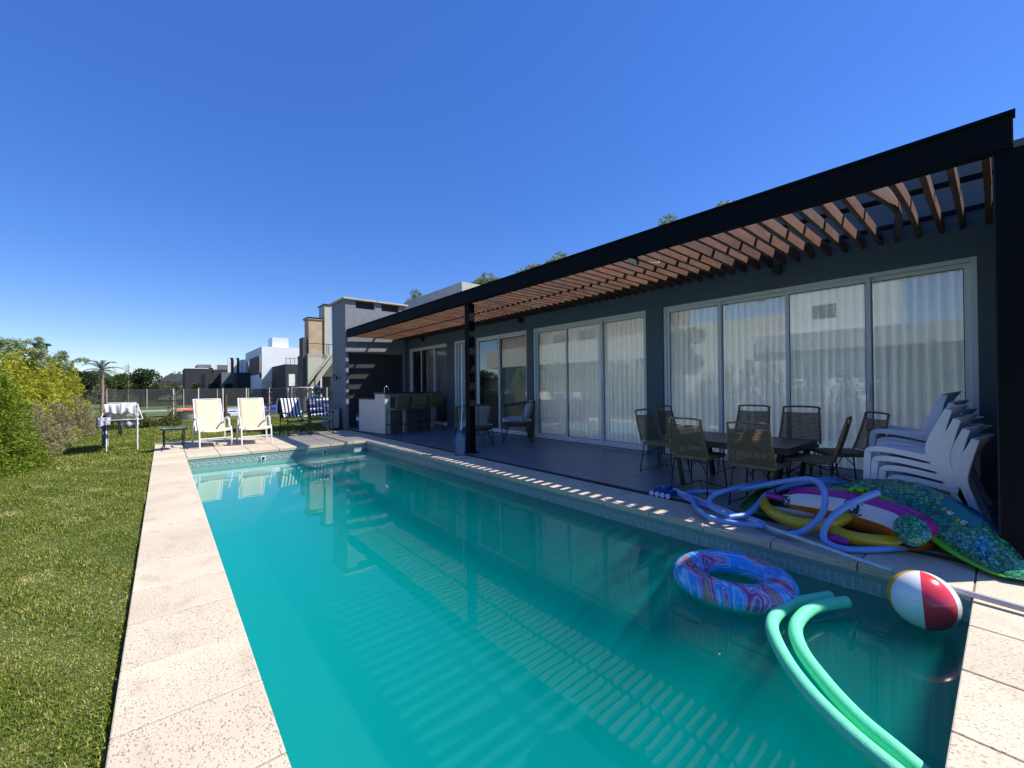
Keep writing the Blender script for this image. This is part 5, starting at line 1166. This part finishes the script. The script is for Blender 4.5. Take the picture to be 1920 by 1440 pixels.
def loft(rows, bulge):
    N = len(rows[0]); K = 12; vs = []
    for i in range(N):
        a, b, c = rows[0][i], rows[1][i], rows[2][i]
        for j in range(K + 1):
            t = j / K; p = a * (1 - t) ** 2 + (b * 2 - (a + c) * .5) * 2 * t * (1 - t) + c * t * t
            vs.append(p + Vector((0, 0, bulge * 1.35 * min(1, .08 + max(0, i - 6) / 14) * min(1, (N - 1 - i) / 9) * math.sin(t * math.pi) + .006 * math.sin(i * 1.3 + j * 2.1))))
    return vs, [(i * (K + 1) + j, i * (K + 1) + j + 1, (i + 1) * (K + 1) + j + 1, (i + 1) * (K + 1) + j) for i in range(N - 1) for j in range(K)]
vs, fs = loft((edge, spine, back), .10); q = MB(); q.add(vs, fs, True); q.build('body', M_CROC, cf, solid=.02)
q = MB(); q.tube([p + Vector((-.012, 0, 0)) for p in edge], [.006 + .016 * math.sin(math.pi * i / (len(edge) - 1)) for i in range(len(edge))], 8, sx=1.8); q.build('lime_seam', V_LIM, cf)
q = MB(); q.tube(spline(off([(4.52, .90, .37), (4.56, .86, .40), (4.60, .80, .385), (4.55, .76, .37), (4.50, .80, .36)], O), 5), .018, 8); q.lathe([(0, .0), (.03, .0), (.03, .03), (.018, .035), (.018, .02), (0, .02)], c=(-.05, .38, .375), n=14); q.build('valve', V_LIM, cf)
def patch(i0, i1, t0, t1, m, nm, e=.013):
    K = 12; sub_ = [vs[i * (K + 1) + j] + Vector((-e * .3, -e * .2, e)) for i in range(i0, i1 + 1) for j in range(t0, t1 + 1)]; W = t1 - t0 + 1
    q = MB(); q.add(sub_, [(i * W + j, i * W + j + 1, (i + 1) * W + j + 1, (i + 1) * W + j) for i in range(i1 - i0) for j in range(W - 1)], True); q.build(nm, m, cf)
patch(24, 33, 5, 9, V_BLUV, 'blue_panel'); patch(24, 31, 3, 5, vinyl('teal_vinyl', (.01, .20, .22)), 'teal_panel', .014)
q = MB(); cushion(q, .24, .21, .07, (-.33, .03, .20), Matrix.Rotation(R(-62), 3, 'Y') @ Matrix.Rotation(R(10), 3, 'X'), True); q.build('foot', M_CROC, cf)
q = MB(); cushion(q, .30, .22, .05, (-.26, -.46, .035), Matrix.Rotation(R(20), 3, 'Z')); q.build('tail', M_CROC, cf)
# warning pictograms
def sticker(i, j, kind):
    K = 12; p = vs[i * (K + 1) + j]; u = (vs[(i + 1) * (K + 1) + j] - p).normalized(); v = (vs[i * (K + 1) + j + 1] - p).normalized(); nn = u.cross(v).normalized(); nn = nn if nn.z > 0 else -nn; v = nn.cross(u)
    p = p + nn * .0175; s = .016
    q = MB()
    if kind == 'tri':
        q.add([p + u * s, p - u * s * .8 + v * s, p - u * s * .8 - v * s], [(0, 1, 2)]); q.build('warning_triangle', mat('sticker_yellow', (.80, .55, .02), .4), cf)
        q = MB(); p2 = p + nn * .001; q.add([p2 + u * s * .45 + v * .002, p2 + u * s * .45 - v * .002, p2 - u * s * .5 - v * .002, p2 - u * s * .5 + v * .002], [(0, 1, 2, 3)]); q.build('warning_mark', V_NAV, cf)
    else:
        q.add([p + u * s + v * s, p - u * s + v * s, p - u * s - v * s, p + u * s - v * s], [(0, 1, 2, 3)]); q.build('label_square', mat('sticker_white', (.75, .75, .72), .4), cf)
        q = MB(); p2 = p + nn * .001
        if kind == 'bar':
            for k in (-.5, .1, .5): q.add([p2 + u * s * k + v * s * .7, p2 + u * s * (k + .18) + v * s * .7, p2 + u * s * (k + .18) - v * s * .7, p2 + u * s * k - v * s * .7], [(0, 1, 2, 3)])
        else: q.tube([p2 + u * s * .6 * math.cos(t) + v * s * .6 * math.sin(t) for t in [k * .5 for k in range(8)]], .002, 4)
        q.build('label_print', V_NAV, cf)
sticker(25, 3, 'tri'); sticker(26, 3, 'curl'); sticker(28, 3, 'tri'); sticker(29, 3, 'bar')

# swim ring
sr_ = thing('swim_ring', (3.22, 1.33, WZ), label='marbled blue and purple swim ring floating by the coping', cat='swim ring')
def marble():
    m = mat('marbled_print', (.1, .3, .6), .16, spec=.6, coat=.3, bump=.2, bscale=9); n, l, b = nodes_of(m)
    tc = n.new('ShaderNodeTexCoord'); wv = n.new('ShaderNodeTexNoise'); wv.inputs['Scale'].default_value = 1.5; wv.inputs['Detail'].default_value = 1.6; wv.inputs['Distortion'].default_value = 3.2
    l.new(tc.outputs['Object'], wv.inputs['Vector'])
    cr = n.new('ShaderNodeValToRGB'); cr.color_ramp.interpolation = 'LINEAR'; e = cr.color_ramp.elements
    stops = [(.0, (.02, .30, .80)), (.40, (.02, .36, .85)), (.43, (.45, .70, .88)), (.45, (.03, .34, .80)), (.485, (.02, .28, .75)), (.50, (.75, .66, .75)), (.515, (.45, .03, .18)), (.535, (.66, .40, .60)), (.555, (.26, .04, .34)), (.58, (.48, .04, .14)), (.60, (.66, .45, .55)), (.63, (.16, .05, .34)), (.67, (.60, .42, .08)), (.75, (.40, .05, .25))]
    e[0].position = 0; e[0].color = (*stops[0][1], 1); e[1].position = stops[-1][0]; e[1].color = (*stops[-1][1], 1)
    for p, c in stops[1:-1]: x = e.new(p); x.color = (*c, 1)
    l.new(wv.outputs['Fac'], cr.inputs[0]); l.new(cr.outputs[0], b.inputs['Base Color']); return m
V_TEAL = vinyl('turquoise_vinyl', (.02, .42, .33))
RM, rm_ = .300, .113
for a0, a1, m, nm in ((-15, 200, marble(), 'printed_top'), (200, 345, V_TEAL, 'turquoise_underside')):
    q = MB(); n = 16; N = 64; v_ = []
    for i in range(N):
        t = 2 * math.pi * i / N; rr_ = rm_ * (1 + .012 * math.sin(t * 23))
        for j in range(n + 1):
            a = R(a0 + (a1 - a0) * j / n); v_.append(((RM + rr_ * math.cos(a)) * math.cos(t), (RM + rr_ * math.cos(a)) * math.sin(t), .06 + rr_ * .82 * math.sin(a)))
    q.add(v_, [(i * (n + 1) + j, ((i + 1) % N) * (n + 1) + j, ((i + 1) % N) * (n + 1) + j + 1, i * (n + 1) + j + 1) for i in range(N) for j in range(n)], True); q.build(nm, m, sr_)
# beach ball
bb = thing('beach_ball', (3.60, .36, -.045), label='red, white, yellow and blue beach ball floating in the pool corner', cat='beach ball')
bb.rotation_euler = (R(4), R(-8), R(186))
cols = [('red_vinyl', (.80, .05, .07)), ('white_vinyl_panel', (.84, .84, .84)), ('sky_blue_vinyl', (.05, .30, .62)), ('white_vinyl_panel', (.84, .84, .84)), ('yellow_vinyl_panel', (.75, .45, .01)), ('white_vinyl_panel', (.84, .84, .84))]
for k, (nm, c) in enumerate(cols):
    q = MB(); q.grid(lambda u, v: (.168 * math.sin(v * math.pi) * math.cos((k + u) * math.pi / 3), .168 * math.sin(v * math.pi) * math.sin((k + u) * math.pi / 3), .168 * math.cos(v * math.pi)), 8, 20); q.build('panel', mat(nm, c, .18, spec=.6, coat=.3), bb)
# noodles
def noodle_mat(name, c):
    m = mat(name, c, .6, spec=.35, var=.05, scale=30, bump=.3, bscale=150); return m
for nm, path, lb in (('g', [(3.47, .80, -.15), (3.17, .93, -.15), (2.86, .95, -.155), (2.60, .83, -.16), (2.36, .64, -.165), (2.20, .44, -.17), (2.12, .28, -.18), (2.08, .19, -.20)], 'mint green pool noodle, the outer of the two curved ones'),
                     ('h', [(3.42, .70, -.13), (3.18, .815, -.13), (2.90, .835, -.14), (2.67, .75, -.15), (2.46, .59, -.155), (2.32, .44, -.165), (2.24, .30, -.175), (2.20, .19, -.20)], 'bright green pool noodle, the inner of the two curved ones')):
    P2 = spline(path, 8); q = MB(); q.tube(P2, [.036] * len(P2), 16)
    q.build('pool_noodle', noodle_mat('mint_foam' if nm == 'g' else 'green_foam', (.17, .78, .44) if nm == 'g' else (.16, .80, .42)), label=lb, cat='pool noodle', group='green pool noodles')
# a few leaves floating
for i, (x, y) in enumerate([(2.35, 1.05), (1.4, 4.6)]):
    q = MB(); q.add([(0, 0, 0), (.012, .003, .002), (.022, 0, 0), (.012, -.003, .002)], [(0, 1, 2, 3)]); q.build('floating_leaf', mat('dry_leaf', (.35, .33, .2), .7), loc=(x, y, WZ + .003), label=['pale leaf on the water left of the noodles', 'pale leaf on the water in the middle of the pool', 'pale leaf on the water between noodles and ball', 'pale leaf on the water beside the outer noodle'][i], cat='leaf', group='leaves on the water')
